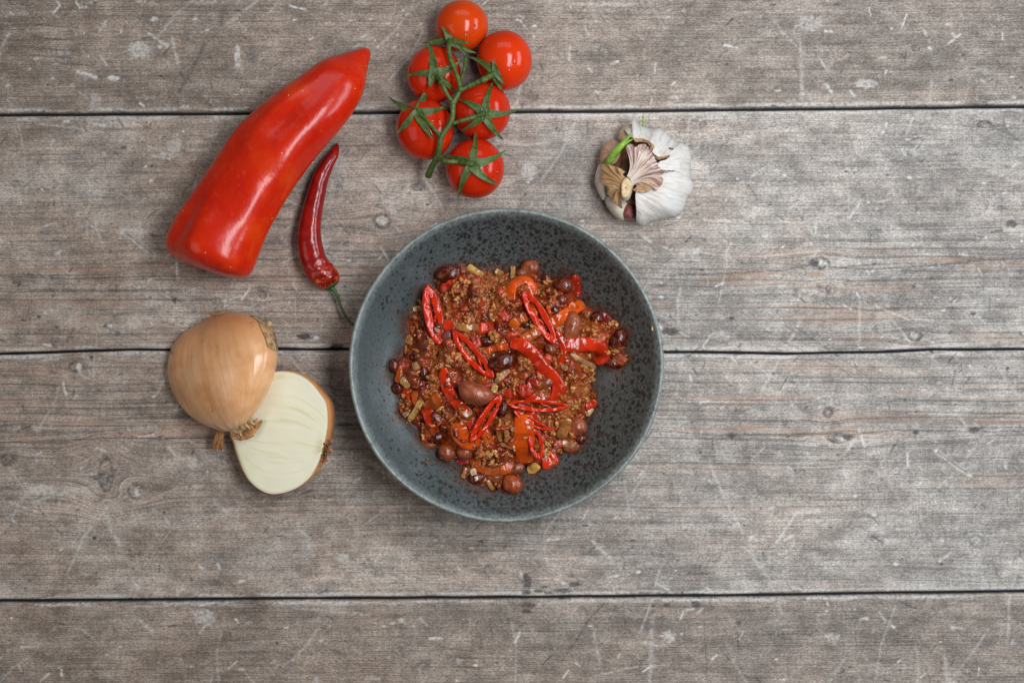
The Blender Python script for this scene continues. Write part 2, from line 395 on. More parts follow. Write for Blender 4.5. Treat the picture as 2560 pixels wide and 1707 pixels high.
            dark[s] = np.maximum(dark[s], ring * 0.55 * (0.1 + 1.5 * fbm(X[s] / 9, Y[s] / 9, 33, 2)) + m * 0.7 * sst(.35, .75, fbm(X[s] / 10, Y[s] / 7, 34, 3)))
            Z[s] -= 1.2 * ring
        def ell(lst, arr, zd=0.0):
            for (x, y, rx, ry, a) in lst:
                if zd: a = min(1.0, a * 1.25); rx *= 1.12; ry *= 1.12
                s = win(x - rx * 2.2 - 4, x + rx * 2.2 + 4, y - ry * 2.2 - 4, y + ry * 2.2 + 4)
                if arr[s].size == 0: continue
                r = np.sqrt(((X[s] - x) / rx)**2 + ((Y[s] - y) / ry)**2) + 1.1 * (fbm(X[s] / 7, Y[s] / 5, int(x) % 91, 3) - .5)
                m = a * (1 - sst(0.75, 1.25, r)); arr[s] = np.maximum(arr[s], m)
                if zd: Z[s] -= zd * m
        ell(spots, dark, 1.5); ell(pales, pale); ell(oranges, orange)
        def lines(lst, arr, zd=0.0):
            for (pts, w, a) in lst:
                a = min(1.0, a * 1.25)
                for (x0, y0), (x1, y1) in zip(pts[:-1], pts[1:]):
                    s = win(min(x0, x1) - 4 * w - 3, max(x0, x1) + 4 * w + 3, min(y0, y1) - 4 * w - 3, max(y0, y1) + 4 * w + 3)
                    if arr[s].size == 0: continue
                    ex, ey = x1 - x0, y1 - y0; L2 = ex * ex + ey * ey + 1e-6
                    tt = np.clip(((X[s] - x0) * ex + (Y[s] - y0) * ey) / L2, 0, 1)
                    wob = 2.0 * (fbm(X[s] / 20, Y[s] / 20, int(abs(x0)) % 77, 2) - .5)
                    d = np.hypot(X[s] - x0 - tt * ex, Y[s] - y0 - tt * ey + wob)
                    br = 0.35 + 1.1 * fbm(X[s] / 6, Y[s] / 6, int(abs(y0)) % 53, 3)
                    ww = max(w, 1.6)
                    m = a * np.clip(br, 0, 1) * np.exp(-(d / ww)**2) * min(1, w / ww + .25)
                    arr[s] = np.maximum(arr[s], m)
                    if zd: Z[s] -= zd * m
        lines(dl, dark, 1.3); lines(pl, pale)
        lines([(g, w, .8) for g, w in gouges], dark, 4)
        # crisp plank edges: pale worn arris just inside the joint, then a small round-over
        e0 = Y - ya[:, None]; e1 = yb[:, None] - Y
        ed = np.minimum(e0, e1)
        Z -= 3.0 * (1 - sst(0, 4.0, ed + 1.5 * (fbm(X / 14, Y / 14, 70, 2) - .5)))
        pale = np.maximum(pale, 0.55 * np.exp(-((ed - 6) / 5)**2) * sst(.3, .6, fbm(X / 70, Y / 10, 61 + ip, 3)))
        Z += 0.9 * (fbm(X / 180, Y / 50, 90 + ip, 3) - .5)
        zone = np.clip(np.exp(-((Y - 690) / 150)**2) + np.exp(-((Y - 1060) / 190)**2) + .28 * sst(.45, .65, fbm(X / 300, Y / 60, 19 + ip, 3)), 0, 1)
        zone *= 0.55 + 0.6 * fbm(X / 240, Y / 50, 77, 3)
        f = (H - 0) / H
        V = np.stack([X - 1280, -(Y - 853.5), Z], -1)
        # skirts down the joint sides
        sk0 = V[:, :1].copy(); sk0[..., 2] = -23.9; sk1 = V[:, -1:].copy(); sk1[..., 2] = -23.9
        V = np.concatenate([sk0, V, sk1], 1)
        pad = lambda A: np.concatenate([A[:, :1], A, A[:, -1:]], 1)
        flow = np.stack([pad(U_) / 100 + ip * 7.7, -pad(Vv) / 100 + ip * 3.3, pad(X) * 0], -1)
        wear = np.stack([pad(dark), pad(pale), pad(orange), pad(X) * 0 + (.84, 1.0, .99, .82)[ip]], -1)
        nu, nv = V.shape[:2]
        part('plank', V.reshape(-1, 3), grid_faces(nu, nv, flip=True), wm, top,
             attrs={'flow': ('FLOAT_VECTOR', flow.reshape(-1, 3)), 'wear': ('FLOAT_COLOR', wear.reshape(-1, 4)), 'zone': ('FLOAT', pad(zone).reshape(-1))})
    dm = Mat('dark_joint_board', rough=0.8); dm.color(dm.mix(dm.noise(dm.obj(), 20, 2), (0.006, 0.007, 0.012), (0.02, 0.02, 0.03)))
    V = np.array([(x, y, z) for z in (-44, -24) for x, y in ((-2180, -1480), (2180, -1480), (2180, 1480), (-2180, 1480))], float)
    part('backing_board', V, [(3, 2, 1, 0), (4, 5, 6, 7), (0, 1, 5, 4), (1, 2, 6, 5), (2, 3, 7, 6), (3, 0, 4, 7)], dm.m, top, smooth=False)
build_table()

# ================================================================== BOWL
RIMZ = 168.0
BC = P(1265, 913.5, RIMZ)[:2]; BR = 394 * (H - RIMZ) / H
RI = BR - 11
def inner_z(r): return 12 + (RIMZ - 14) * np.clip(r / RI, 0, 1)**2.9
def ck(x, y): return np.array((860 + x * .5294, 500 + y * .5294))
POLY = [(430, 340), (500, 312), (575, 302), (650, 322), (730, 332), (800, 318), (870, 300), (925, 325), (935, 372), (1000, 362), (1075, 355), (1108, 400), (1122, 470), (1170, 505), (1240, 530), (1295, 585), (1335, 640), (1322, 700),
        (1340, 745), (1300, 795), (1240, 775), (1212, 762), (1188, 820), (1180, 880), (1192, 950), (1168, 1020), (1135, 1060), (1142, 1120), (1100, 1185), (1040, 1175), (1008, 1228), (960, 1260), (900, 1285), (845, 1275), (835, 1345),
        (780, 1370), (690, 1355), (620, 1335), (562, 1305), (560, 1250), (530, 1235), (450, 1225), (440, 1165), (372, 1155), (342, 1090), (262, 1010), (262, 950), (242, 900), (220, 790), (248, 750), (288, 680), (292, 565), (335, 505), (372, 480), (368, 425), (430, 400)]
PW = np.array([P(*ck(*q), 85)[:2] for q in POLY]); PWd = cr(PW, 400, True)
def inside(x, y):
    x = np.asarray(x, float); y = np.asarray(y, float); r = np.zeros(x.shape, bool)
    X, Y = PWd[:, 0], PWd[:, 1]; X2, Y2 = np.roll(X, -1), np.roll(Y, -1)
    for a, b, c, d in zip(X, Y, X2, Y2):
        m = ((b > y) != (d > y)) & (x < (c - a) * (y - b) / (d - b + 1e-12) + a); r ^= m
    return r
def edged(x, y):
    x = np.asarray(x, float).ravel(); y = np.asarray(y, float).ravel(); out = np.full(x.shape, 1e9)
    for k in range(0, 400): out = np.minimum(out, (x - PWd[k, 0])**2 + (y - PWd[k, 1])**2)
    return np.sqrt(out)
def build_bowl():
    o = empty('bowl', (BC[0], BC[1], 0), 'blue grey speckled stoneware bowl holding the bean and mince stew', 'bowl')
    M = Mat('speckled_glaze', rough=0.3, coat=0.0, coat_rough=0.22, spec=0.45)
    p = M.obj(); rr = M.attr('rad', 'Fac')
    big = M.noise(M.map(p, (0.5, 0.5, 0.5), (4, 1, 0)), 1, 3, 0.5)
    fine = M.noise(p, 14, 3, 0.7)
    x, y, z = M.sep(p)
    side = M.rng(M.m_('ADD', M.m_('SUBTRACT', M.m_('MULTIPLY', x, 0.8), M.m_('MULTIPLY', y, 0.15)), M.m_('MULTIPLY', M.m_('SUBTRACT', big, .5), 5)), -1.2, 2.6)
    base = M.mix(side, (0.047, 0.060, 0.063), (0.045, 0.047, 0.041))
    base = M.mix(M.rng(fine, 0.35, 0.65, 0, .45), base, (0.092, 0.103, 0.101))
    # pooled lighter glaze patches near the top
    base = M.mix(M.rng(M.noise(M.map(p, (1.1, 1.1, 1.1), (9, 3, 2)), 1, 4, .6), 0.55, 0.72, 0, .5), base, (0.10, 0.112, 0.12))
    rimf = M.rng(M.m_('ADD', rr, M.m_('MULTIPLY', M.m_('SUBTRACT', fine, .5), 0.03)), 0.93, 0.985)
    base = M.mix(M.m_('MULTIPLY', rimf, M.rng(M.noise(p, 4, 4, .7), .3, .6, .45, 1)), base, (0.21, 0.245, 0.235))
    w = M.noise(p, 6, 2, .5, col=True)
    pd = M.mix(0.10, p, w, 'ADD')
    v1 = M.voro(M.map(pd, (8.6, 7.4, 8.0)), 1); c1 = M.voro(M.map(pd, (8.6, 7.4, 8.0)), 1, out='Color')
    r1 = M.sep(c1)[0]
    dn = M.m_('MULTIPLY', M.m_('SUBTRACT', M.noise(M.map(p, (1.1, 1.1, 1.1), (2, 7, 0)), 1, 3, .6), .5), 7)
    dens = M.rng(M.m_('ADD', M.m_('ADD', M.m_('MULTIPLY', x, .5), M.m_('MULTIPLY', M.m_('ABSOLUTE', y), .75)), dn), -1.2, 2.8, -.02, .25)
    s1 = M.rng(M.m_('SUBTRACT', v1, M.m_('ADD', M.m_('MULTIPLY', r1, 0.30), dens)), 0.015, -0.03)
    v2 = M.voro(M.map(pd, (17, 14.5, 16), (3, 1, 0)), 1); c2 = M.voro(M.map(pd, (17, 14.5, 16), (3, 1, 0)), 1, out='Color')
    s2 = M.rng(M.m_('SUBTRACT', v2, M.m_('ADD', M.m_('MULTIPLY', M.sep(c2)[0], 0.30), dens)), 0.015, -0.03)
    sp = M.m_('MAXIMUM', s1, M.m_('MULTIPLY', s2, .75))
    rimless = M.rng(rr, 0.88, 0.985, 1.0, 0.35)
    spc = M.mix(M.noise(p, 3, 2), (0.004, 0.005, 0.006), (0.014, 0.012, 0.009))
    c = M.mix(M.m_('MULTIPLY', M.m_('MULTIPLY', sp, rimless), 0.94), base, spc)
    # brown unglazed lip at the very edge
    lip = M.rng(M.m_('ADD', rr, M.m_('MULTIPLY', M.m_('SUBTRACT', M.noise(p, 5, 3), .5), 0.02)), 0.999, 1.01)
    c = M.mix(M.m_('MULTIPLY', lip, .75), c, (0.15, 0.125, 0.085))
    sm = M.attr('smear', 'Fac'); smf = M.m_('MULTIPLY', sm, M.rng(M.noise(p, 9, 4, .7), .32, .6, .15, 1), clamp=True)
    c = M.mix(M.m_('MULTIPLY', smf, .7), c, (.085, .024, .008))
    M.color(c); M.rough(M.m_('SUBTRACT', M.rng(sp, 0, 1, 0.30, 0.55), M.m_('MULTIPLY', smf, .2)))
    M.bump(M.m_('ADD', M.m_('MULTIPLY', sp, -0.6), M.m_('MULTIPLY', fine, 0.4)), 0.35, 1.6)
    prof = []
    for t in np.linspace(0, 1, 110): r = RI * t; prof.append((max(r, .01), float(inner_z(r)), t * .968))
    prof += [(RI + 1.5, RIMZ + .5, .975), (RI + 4, RIMZ + 2.2, .985), (RI + 7, RIMZ + 1.6, .995), (BR - .8, RIMZ - 2, 1.004), (BR, RIMZ - 6, 1.02), (BR - 1, RIMZ - 14, 1.03)]
    for t in np.linspace(1, 0, 24)[1:]:
        r = 150 + (BR - 6 - 150) * t; prof.append((r, max(8.0, 8 + (RIMZ - 28) * t**2.3), 1.1))
    prof = np.array(prof); n = 300
    a = np.linspace(0, 2 * PI, n, endpoint=False)
    wob = 1 + 0.0035 * np.sin(2 * a + .6) + 0.002 * np.sin(3 * a + 2) + 0.0012 * np.sin(7 * a)
    X = BC[0] + np.cos(a)[:, None] * prof[None, :, 0] * wob[:, None]; Y = BC[1] + np.sin(a)[:, None] * prof[None, :, 0] * wob[:, None]
    Z = np.repeat(prof[None, :, 1], n, 0) + (prof[None, :, 2] > .9) * 1.5 * np.sin(2 * a + 1)[:, None]
    dd = edged(X.ravel(), Y.ravel()); ii = inside(X.ravel(), Y.ravel())
    smear = np.where(ii, 1, np.exp(-(dd / 11)**2) + .55 * np.exp(-(dd / 34)**2) * sst(.5, .68, fbm(X.ravel() / 26, Y.ravel() / 26, 12, 4))) * (np.repeat(prof[None, :, 2], n, 0).ravel() < .96)
    body = part('bowl_body', np.stack([X, Y, Z], -1).reshape(-1, 3), grid_faces(n, len(prof), wrap_u=True), M.m, o,
         attrs={'rad': ('FLOAT', np.repeat(prof[None, :, 2], n, 0).ravel()), 'smear': ('FLOAT', smear)})
    fp = np.array([(150, 12), (156, 6), (155, 0), (140, 0), (139, 6), (142, 12)], float)
    X = BC[0] + np.cos(a)[:, None] * fp[None, :, 0]; Y = BC[1] + np.sin(a)[:, None] * fp[None, :, 0]
    FM = Mat('raw_clay', rough=.85); FM.color((0.16, 0.13, 0.09))
    part('foot_ring', np.stack([X, Y, np.repeat(fp[None, :, 1], n, 0)], -1).reshape(-1, 3), grid_faces(n, len(fp), wrap_u=True), FM.m, o)
build_bowl()

# ================================================================== shared veg materials
def loft_pairs(pairs, flat=0.86, z0=0.0, nseg=70, nc=48, lobes=None, sag=None, seed=1, endpow=None, bumpf=0.0, tipz=None, namp=1.0):
    """tapering body laid on the table, from matching edge points (photo px)"""
    A = cr([p[0] for p in pairs], nseg); B = cr([p[1] for p in pairs], nseg)
    V = []; tpar = []; apar = []
    for i in range(nseg):
        t = i / (nseg - 1)
        c = (A[i] + B[i]) / 2; hw = np.linalg.norm(A[i] - B[i]) / 2
        hz = hw * flat; zc = z0 + hz if tipz is None else z0 + hz + tipz(t)
        cw = P(c[0], c[1], zc); dw = P(B[i][0], B[i][1], zc) - cw
        for k in range(nc):
            a = 2 * PI * k / nc
            m = 1.0
            if lobes: m += lobes(t, a)
            V.append(cw + dw * math.cos(a) * m + np.array((0, 0, hz * math.sin(a) * m)))
            tpar.append(t); apar.append(a)
    V = np.array(V)
    V[:, 2] = np.maximum(V[:, 2], z0 + 0.3)
    return V, grid_faces(nseg, nc, wrap_v=True, flip=False), np.stack([tpar, apar, np.zeros(len(tpar))], -1)

GREEN = (0.045, 0.115, 0.025)
def green_mat(name, c1, c2, rough=.5, streak=20):
    M = Mat(name, rough=rough, spec=.4); p = M.obj()
    n = M.noise(p, streak * .25, 4, .7); n2 = M.noise(p, streak, 3, .7)
    c = M.mix(M.rng(n, .3, .7), c1, c2); c = M.mix(M.rng(n2, .5, .75, 0, .5), c, tuple(min(1, v * 2.0) for v in c2))
    M.color(c); M.bump(n2, .4, 1.5); return M.m
gm_dark = green_mat('dark_green_stem', (0.020, 0.050, 0.014), (0.05, 0.10, 0.03))
gm_leaf = green_mat('tomato_green', (0.026, 0.052, 0.008), (0.070, 0.108, 0.020))
gm_sprout = green_mat('fresh_sprout', (0.14, 0.30, 0.03), (0.25, 0.42, 0.06), streak=9)

# ---- red pointed pepper
def c1(x, y): return (380 + x * .4721, 80 + y * .4721)
def build_pepper():
    pr = [((1128, 84), (1150, 92)), ((1095, 92), (1158, 118)), ((1030, 112), (1140, 200)), ((905, 152), (1125, 300)), ((800, 225), (1080, 400)), ((660, 320), (1010, 500)),
          ((530, 430), (905, 620)), ((440, 520), (815, 735)), ((360, 640), (735, 850)), ((285, 750), (670, 960)), ((210, 860), (615, 1065)),
          ((140, 960), (580, 1150)), ((95, 1045), (555, 1215)), ((77, 1105), (535, 1262)), ((88, 1160), (505, 1295)), ((130, 1203), (455, 1308)), ((190, 1232), (380, 1296)), ((245, 1250), (300, 1265))]
    pr = [(c1(*a), c1(*b)) for a, b in pr]
    def lob(t, a):
        k = 0.15 * float(sst(0.03, .5, np.array(t))) 
        s = 0.7 * math.sin(t * 5 + .5)
        v = k * (0.55 * math.cos(3 * (a - 1.22) + s * .5) + .32 * math.cos(5 * (a - 1.05) + 2.2 * t)) - k * .3
        v += 0.008 * math.sin(13 * t + 2 * a) + .05 * (mn.noise(Vector((t * 7, math.cos(a) * 1.4, math.sin(a) * 1.4))))
        if t > .86: v -= .25 * max(0, math.cos(3 * (a - .25)))**3 * ((t - .86) / .14) * .35
        v -= .13 * math.exp(-((a - 2.0) / .16)**2) * float(sst(.80, .99, np.array(t))) + .10 * math.exp(-((a - 1.15) / .14)**2) * float(sst(.86, 1.0, np.array(t)))
        v -= .07 * math.exp(-((a - 1.75) / .30)**2 - ((t - .34) / .10)**2) + .06 * math.exp(-((a - 1.05) / .25)**2 - ((t - .52) / .08)**2) + .05 * math.exp(-((a - 1.9) / .3)**2 - ((t - .66) / .07)**2)
        return v * (1 - .9 * abs(math.cos(a))**4)
    V, F, at = loft_pairs(pr, .80, nseg=150, nc=84, lobes=lob)
    o = empty('pointed_pepper', (*P(620, 420)[:2], 0), 'large shiny red pointed pepper lying diagonally left of the tomatoes', 'pepper')
    M = Mat('red_pepper_skin', rough=.24, coat=.0, sss=.0, spec=.34)
    p = M.obj(); n = M.noise(M.map(p, (.7, .7, .7)), 1, 4, .6); f = M.noise(p, 4.5, 4, .7)
    c = M.ramp(n, [(.3, (.42, .010, .002)), (.5, (.50, .017, .002)), (.72, (.60, .048, .003))])
    tx = M.sep(M.attr('tpar'))
    c = M.mix(M.m_('MULTIPLY', M.rng(f, .55, .7, 0, .35), 1), c, (.64, .06, .02))
    stre = M.noise(M.map(M.attr('tpar'), (6, 5, 1)), 1, 4, .6)
    c = M.mix(M.rng(stre, .52, .68, 0, .35), c, (.36, .008, .006))
    # little yellow corky dashes
    v = M.voro(M.map(p, (9, 9, 9), (0, 0, 0)), 1); vc = M.sep(M.voro(M.map(p, (9, 9, 9)), 1, out='Color'))[0]
    dm = M.m_('MULTIPLY', M.rng(v, .16, .08), M.rng(vc, .90, .92)); dm = M.m_('MULTIPLY', dm, M.rng(n, .42, .5))
    c = M.mix(dm, c, (.80, .50, .20)); M.color(c)
    M.bump(M.m_('ADD', M.noise(p, 1.6, 3, .55), M.m_('MULTIPLY', f, .08)), .4, 5)
    part('pepper_body', V, F, M.m, o, attrs={'tpar': ('FLOAT_VECTOR', at)})
    a = P(*c1(262, 1240), 34); b = P(*c1(276, 1262), 28); d = P(*c1(282, 1270), 26)
    tv, tf = tube(cr([a, b, d], 10), np.linspace(8, 5, 10), 12)
    part('pepper_stem', tv, tf, gm_leaf, o)
build_pepper()

# ---- chilli
def build_chilli():
    pr = [((978, 588), (985, 590)), ((966, 600), (992, 612)), ((925, 650), (985, 662)), ((880, 710), (958, 718)), ((848, 770), (932, 790)), ((822, 850), (917, 872)), ((800, 930), (902, 955)), ((782, 1010), (895, 1036)),
          ((772, 1090), (900, 1105)), ((776, 1165), (914, 1168)), ((790, 1235), (940, 1216)), ((822, 1296), (968, 1250)), ((862, 1340), (988, 1282)), ((893, 1365), (992, 1308)), ((915, 1368), (985, 1325)), ((940, 1358), (965, 1340))]
    pr = [(c1(*a), c1(*b)) for a, b in pr]
    def lob(t, a):
        w = math.exp(-((t - .86) / .09)**2)
        v = .035 * math.sin(3 * a + 9 * t) * (1 - t) + .03 * mn.noise(Vector((t * 26, math.cos(a), math.sin(a))))
        v += w * (.10 * mn.noise(Vector((t * 60, 3 * math.cos(a), 3 * math.sin(a)))) + .05 * math.sin(5 * a + 30 * t))
        v += .03 * math.sin(t * 75) * max(0, math.sin(a - .2))**2 * (t > .15) * (t < .6) * mn.noise(Vector((t * 11, 3, 1)))
        return v
    V, F, at = loft_pairs(pr, .92, nseg=150, nc=40, lobes=lob, tipz=lambda t: 4 + 6 * math.sin(t * PI))
    o = empty('chilli_pepper', (*P(770, 480)[:2], 0), 'slim dark red curved chilli with green stem touching the bowl', 'chilli')
    M = Mat('dark_chilli_skin', rough=.22, spec=.42)
    p = M.obj(); tx = M.sep(M.attr('tpar'))[0]; n = M.noise(p, 3, 4, .65)
    c = M.mix(M.rng(n, .35, .65), (.17, .004, .004), (.27, .008, .005))
    w = M.m_('MULTIPLY', M.rng(tx, .80, .93), M.rng(M.noise(p, 8, 3, .7), .45, .62))
    c = M.mix(M.m_('MULTIPLY', w, .8), c, (.58, .10, .01)); M.color(c)
    M.bump(M.noise(M.map(p, (8, 3.5, 5)), 1, 3, .6), .35, 2.4)
    part('chilli_pod', V, F, M.m, o, attrs={'tpar': ('FLOAT_VECTOR', at)})
    # calyx cap
    A = cr([c1(*q) for q in ((905, 1352), (912, 1368), (935, 1366), (952, 1366))], 14); B = cr([c1(*q) for q in ((982, 1304), (990, 1322), (975, 1340), (962, 1356))], 14)
    Vc = []
    for i in range(14):
        c = (A[i] + B[i]) / 2; hw = np.linalg.norm(A[i] - B[i]) / 2; z = 26
        cw = P(c[0], c[1], z); dw = P(B[i][0], B[i][1], z) - cw
        for k in range(24):
            a = 2 * PI * k / 24; j = 1 + (.16 * math.cos(5 * a) if i < 2 else 0)
            Vc.append(cw + dw * math.cos(a) * j + np.array((0, 0, hw * .95 * math.sin(a) * j)))
    part('calyx', Vc, grid_faces(14, 24, wrap_v=True), gm_dark, o)
    pts = [(948, 1352, 27), (968, 1372, 26), (985, 1405, 24), (997, 1445, 22), (1018, 1492, 24), (1042, 1528, 30), (1064, 1550, 40)]
    path = cr([P(*c1(x, y), z) for x, y, z in pts], 40)
    rad = np.interp(np.linspace(0, 1, 40), [0, .12, .5, 1], [8.0, 4.6, 3.4, 3.6])
    tv, tf = tube(path, rad, 12); part('stem', tv, tf, gm_dark, o)
build_chilli()

# ================================================================== TOMATOES ON THE VINE
def c6(x, y): return (950 + x * .3318, y * .3318)
def build_tomatoes():
    o = empty('vine_tomatoes', (*P(1130, 250)[:2], 0), 'truss of six red tomatoes on a green vine above the bowl', 'tomatoes')
    M = Mat('tomato_skin', rough=.15, coat=.0, sss=.0, spec=.26)
    p = M.obj(); n = M.noise(M.map(p, (.8, .8, .8)), 1, 3, .5); f = M.noise(p, 3.5, 4, .7)
    oc = M.objcolor()
    c = M.mix(M.rng(n, .3, .7, 0, .45), oc, (.36, .012, .002)); c = M.mix(M.rng(f, .55, .75, 0, .25), c, (.60, .07, .015))
    tiny = M.rng(M.noise(p, 30, 2, .5), .68, .74, 0, .35); c = M.mix(tiny, c, (.72, .20, .06))
    M.color(c); M.bump(M.noise(p, 2.0, 2, .5), .12, 3)
    W = Mat('water', rough=.02); W.b.inputs['Transmission Weight'].default_value = 1; W.b.inputs['IOR'].default_value = 1.33; W.color((1, 1, 1))
    toms = [(617, 197, 197, 195, (.60, .060, .003), 'orange red tomato at the far end of the vine'), (938, 455, 210, 222, (.55, .030, .003), 'tomato on the right of the vine beaded with water'),
            (407, 563, 203, 215, (.48, .020, .003), None), (768, 838, 214, 222, (.48, .020, .003), None), (338, 975, 217, 232, (.46, .018, .003), None), (716, 1270, 223, 224, (.47, .019, .003), None)]
    info = []; objs = []
    R = random.Random(3)
    for i, (x, y, rx, ry, colr, lab) in enumerate(toms):
        px, py = c6(x, y); rx *= .3318; ry *= .3318; r = (rx + ry) / 2; zc = r * .90
        cw = P(px, py, zc); s = (H - zc) / H
        S, F = uvsphere(72, 44)
        a = np.arctan2(S[:, 1], S[:, 0])
        cl = np.hypot(S[:, 0], S[:, 1]); q = 1 + .012 * np.cos(5 * a + i) * np.abs(S[:, 2]) * cl**5 + .010 * np.cos(2 * a + i * 2) * cl**2
        rz = r * .90
        V = np.stack([S[:, 0] * rx * s * q, S[:, 1] * ry * s * q, S[:, 2] * rz * q], -1) + cw
        t = part('tomato', V, F, M.m, o)
        t.color = (*colr, 1); info.append((px, py, rx, ry, zc, rz)); objs.append(t)
        if lab: t['label'] = lab
    def surf(i, px, py, off=0):
        x, y, rx, ry, zc, rz = info[i]
        d = math.hypot((px - x) / rx, (py - y) / ry)
        zin = zc + rz * math.sqrt(max(0, 1 - min(d, .86)**2))
        if d > .86: zin -= (d - .86) * rx * .55
        return zin + off
    def sepal(i, c, tip, w0, lift, bend):
        c = np.array(c6(*c)); tip = np.array(c6(*tip)); n = 16
        d = tip - c; L = np.linalg.norm(d); u = d / L; s = np.array((-u[1], u[0]))
        V = []
        for k in range(n):
            t = k / (n - 1)
            m = c + d * t + s * bend * L * math.sin(PI * t)
            w = w0 * (1.0 - .30 * t * 3 if t < .3 else (.73) * (1 - ((t - .3) / .7)**1.25)) + .35
            w = w0 * 1.12 * np.interp(t, [0, .12, .35, .6, .85, 1], [1.0, .95, .74, .50, .24, .05]) + .4
            zc = surf(i, *m) + 6.5 + lift * t**2.2
            for j, e in enumerate((-1, -.55, 0, .55, 1)):
                q = m + s * w * e; z = zc + (-1.6 * (abs(e) < .2) + 1.2 * abs(e)) + .9 * math.sin(9 * t + 3 * e + i)
                V.append(P(q[0], q[1], z))
        V = np.array(V); Vb = V.copy(); Vb[:, 2] -= 2.0
        F = grid_faces(n, 5)
        return join((V, F), (Vb, F[:, ::-1]))
    stars = [(0, (525, 300), [(463, 200), (318, 325), (683, 322), (655, 425), (725, 402)], 9, 10, (1, -1, 1, -1, 1)),
             (1, (865, 545), [(850, 452), (665, 425), (935, 650), (925, 690), (800, 555)], 9.5, 6, (1, 1, -1, 1, 1)),
             (2, (408, 555), [(358, 305), (618, 455), (570, 702), (190, 575), (372, 668)], 10.5, 8, (1, 1, -1, 1, 1)),
             (3, (790, 855), [(860, 602), (1042, 832), (928, 1055), (618, 982), (590, 745)], 10.5, 8, (-1, 1, 1, -1, 1)),
             (4, (288, 855), [(68, 733), (505, 803), (402, 1047), (125, 1015), (398, 630)], 11.5, 8, (-1, 1, 1, 1, -1)),
             (5, (692, 1238), [(722, 965), (948, 1135), (888, 1395), (588, 1498), (478, 1172)], 11.5, 8, (1, 1, 1, 1, 1))]
    for i, c, tips, w0, lift, bd in stars:
        pcs = [sepal(i, c, tp, w0 * R.uniform(.85, 1.05), lift * R.uniform(.4, 1.5), .055 * b * R.uniform(.5, 1.3)) for tp, b in zip(tips, bd)]
        S, F = uvsphere(18, 10); q = c6(*c)
        z = surf(i, *q)
        hub = S * np.array((11, 11, 4.5)) + P(q[0], q[1], z + 1.5)
        pcs.append((hub, F))
        V, F = join(*pcs)
        cal = part('calyx', V, F, gm_leaf, o); sub(cal, objs[i])
    def zt(i, x, y, off): return surf(i, *c6(x, y), off)
    def br(pts, r0, r1, knee=None):
        path = cr([P(*c6(x, y), z) for x, y, z in pts], 44)
        t = np.linspace(0, 1, 44); rad = (r0 + (r1 - r0) * t) * .86
        if knee is not None: rad = rad + 2.0 * np.exp(-((t - knee) / .03)**2)
        rad = rad * (1 + .06 * np.sin(t * 31) + .04 * np.sin(t * 57))
        return tube(path, rad, 14)
    Zm = 146
    pcs = [br([(362, 1328, 60), (392, 1258, 84), (428, 1192, 112), (448, 1110, 132), (462, 1030, 142), (525, 935, Zm), (548, 860, Zm), (552, 780, Zm), (598, 690, Zm), (612, 668, Zm)], 9.2, 7.6),
           br([(604, 680, Zm), (680, 645, Zm), (760, 610, 150), (790, 598, 150), (848, 562, zt(1, 865, 545, 12))], 6.6, 8.2, .62),
           br([(606, 684, Zm), (592, 610, 144), (552, 500, 138), (524, 420, 132), (518, 350, 128), (522, 305, zt(0, 525, 300, 8))], 6.4, 6.6, .55),
           br([(604, 660, 140), (612, 600, 120), (634, 520, 104), (645, 430, 92)], 4.6, 4.6),
           br([(545, 772, Zm), (505, 710, 148), (468, 640, 152), (430, 580, zt(2, 430, 580, 8)), (402, 560, zt(2, 402, 560, 5))], 6.0, 6.0, .6),
           br([(548, 932, Zm), (630, 905, 148), (720, 878, zt(3, 720, 878, 7)), (745, 868, zt(3, 745, 868, 9)), (792, 852, zt(3, 792, 852, 14))], 5.4, 7.6, .7),
           br([(458, 1032, 142), (405, 968, 146), (350, 905, zt(4, 350, 905, 7)), (295, 858, zt(4, 295, 858, 5))], 5.6, 5.0, .5),
           br([(430, 1196, 114), (500, 1216, 132), (590, 1222, zt(5, 590, 1222, 6)), (640, 1228, zt(5, 640, 1228, 8)), (700, 1238, zt(5, 700, 1238, 12))], 6.2, 8.4, .72)]
    # swollen joints
    for (x, y, z, r) in ((428, 1192, 112, 9.5), (548, 775, Zm, 9), (604, 676, Zm, 9), (790, 598, 150, 8.2)):
        S, F = uvsphere(14, 9); pcs.append((S * r + P(*c6(x, y), z), F))
    V, F = join(*pcs)
    part('vine_stem', V, F, gm_leaf, o)
    # water drops: on the two far tomatoes mostly
    for i, n in ((0, 10), (1, 14), (2, 3), (3, 5), (4, 4), (5, 4)):
        x, y, rx, ry, zc, rz = info[i]
        for k in range(n):
            a = R.uniform(-.9, 1.3) if i > 1 else R.uniform(-1.2, 2.2); d = R.uniform(.25, .82)
            qx = x + rx * d * math.cos(a); qy = y - ry * d * math.sin(a) * .8
            nz = math.sqrt(max(.05, 1 - ((qx - x) / rx)**2 - ((qy - y) / ry)**2))
            S, F = uvsphere(12, 8); s = R.uniform(1.6, 3.6)
            nrm = Vector(((qx - x) / rx, -(qy - y) / ry, nz)).normalized()
            q = nrm.to_track_quat('Z', 'Y').to_matrix()
            Vd = np.array([q @ Vector((v[0] * s, v[1] * s * R.uniform(1, 1), v[2] * s * .55)) for v in S]) + P(qx, qy, zc + rz * nz)
            d_ = part('water_drop', Vd, F, W.m, o); sub(d_, objs[i])
build_tomatoes()

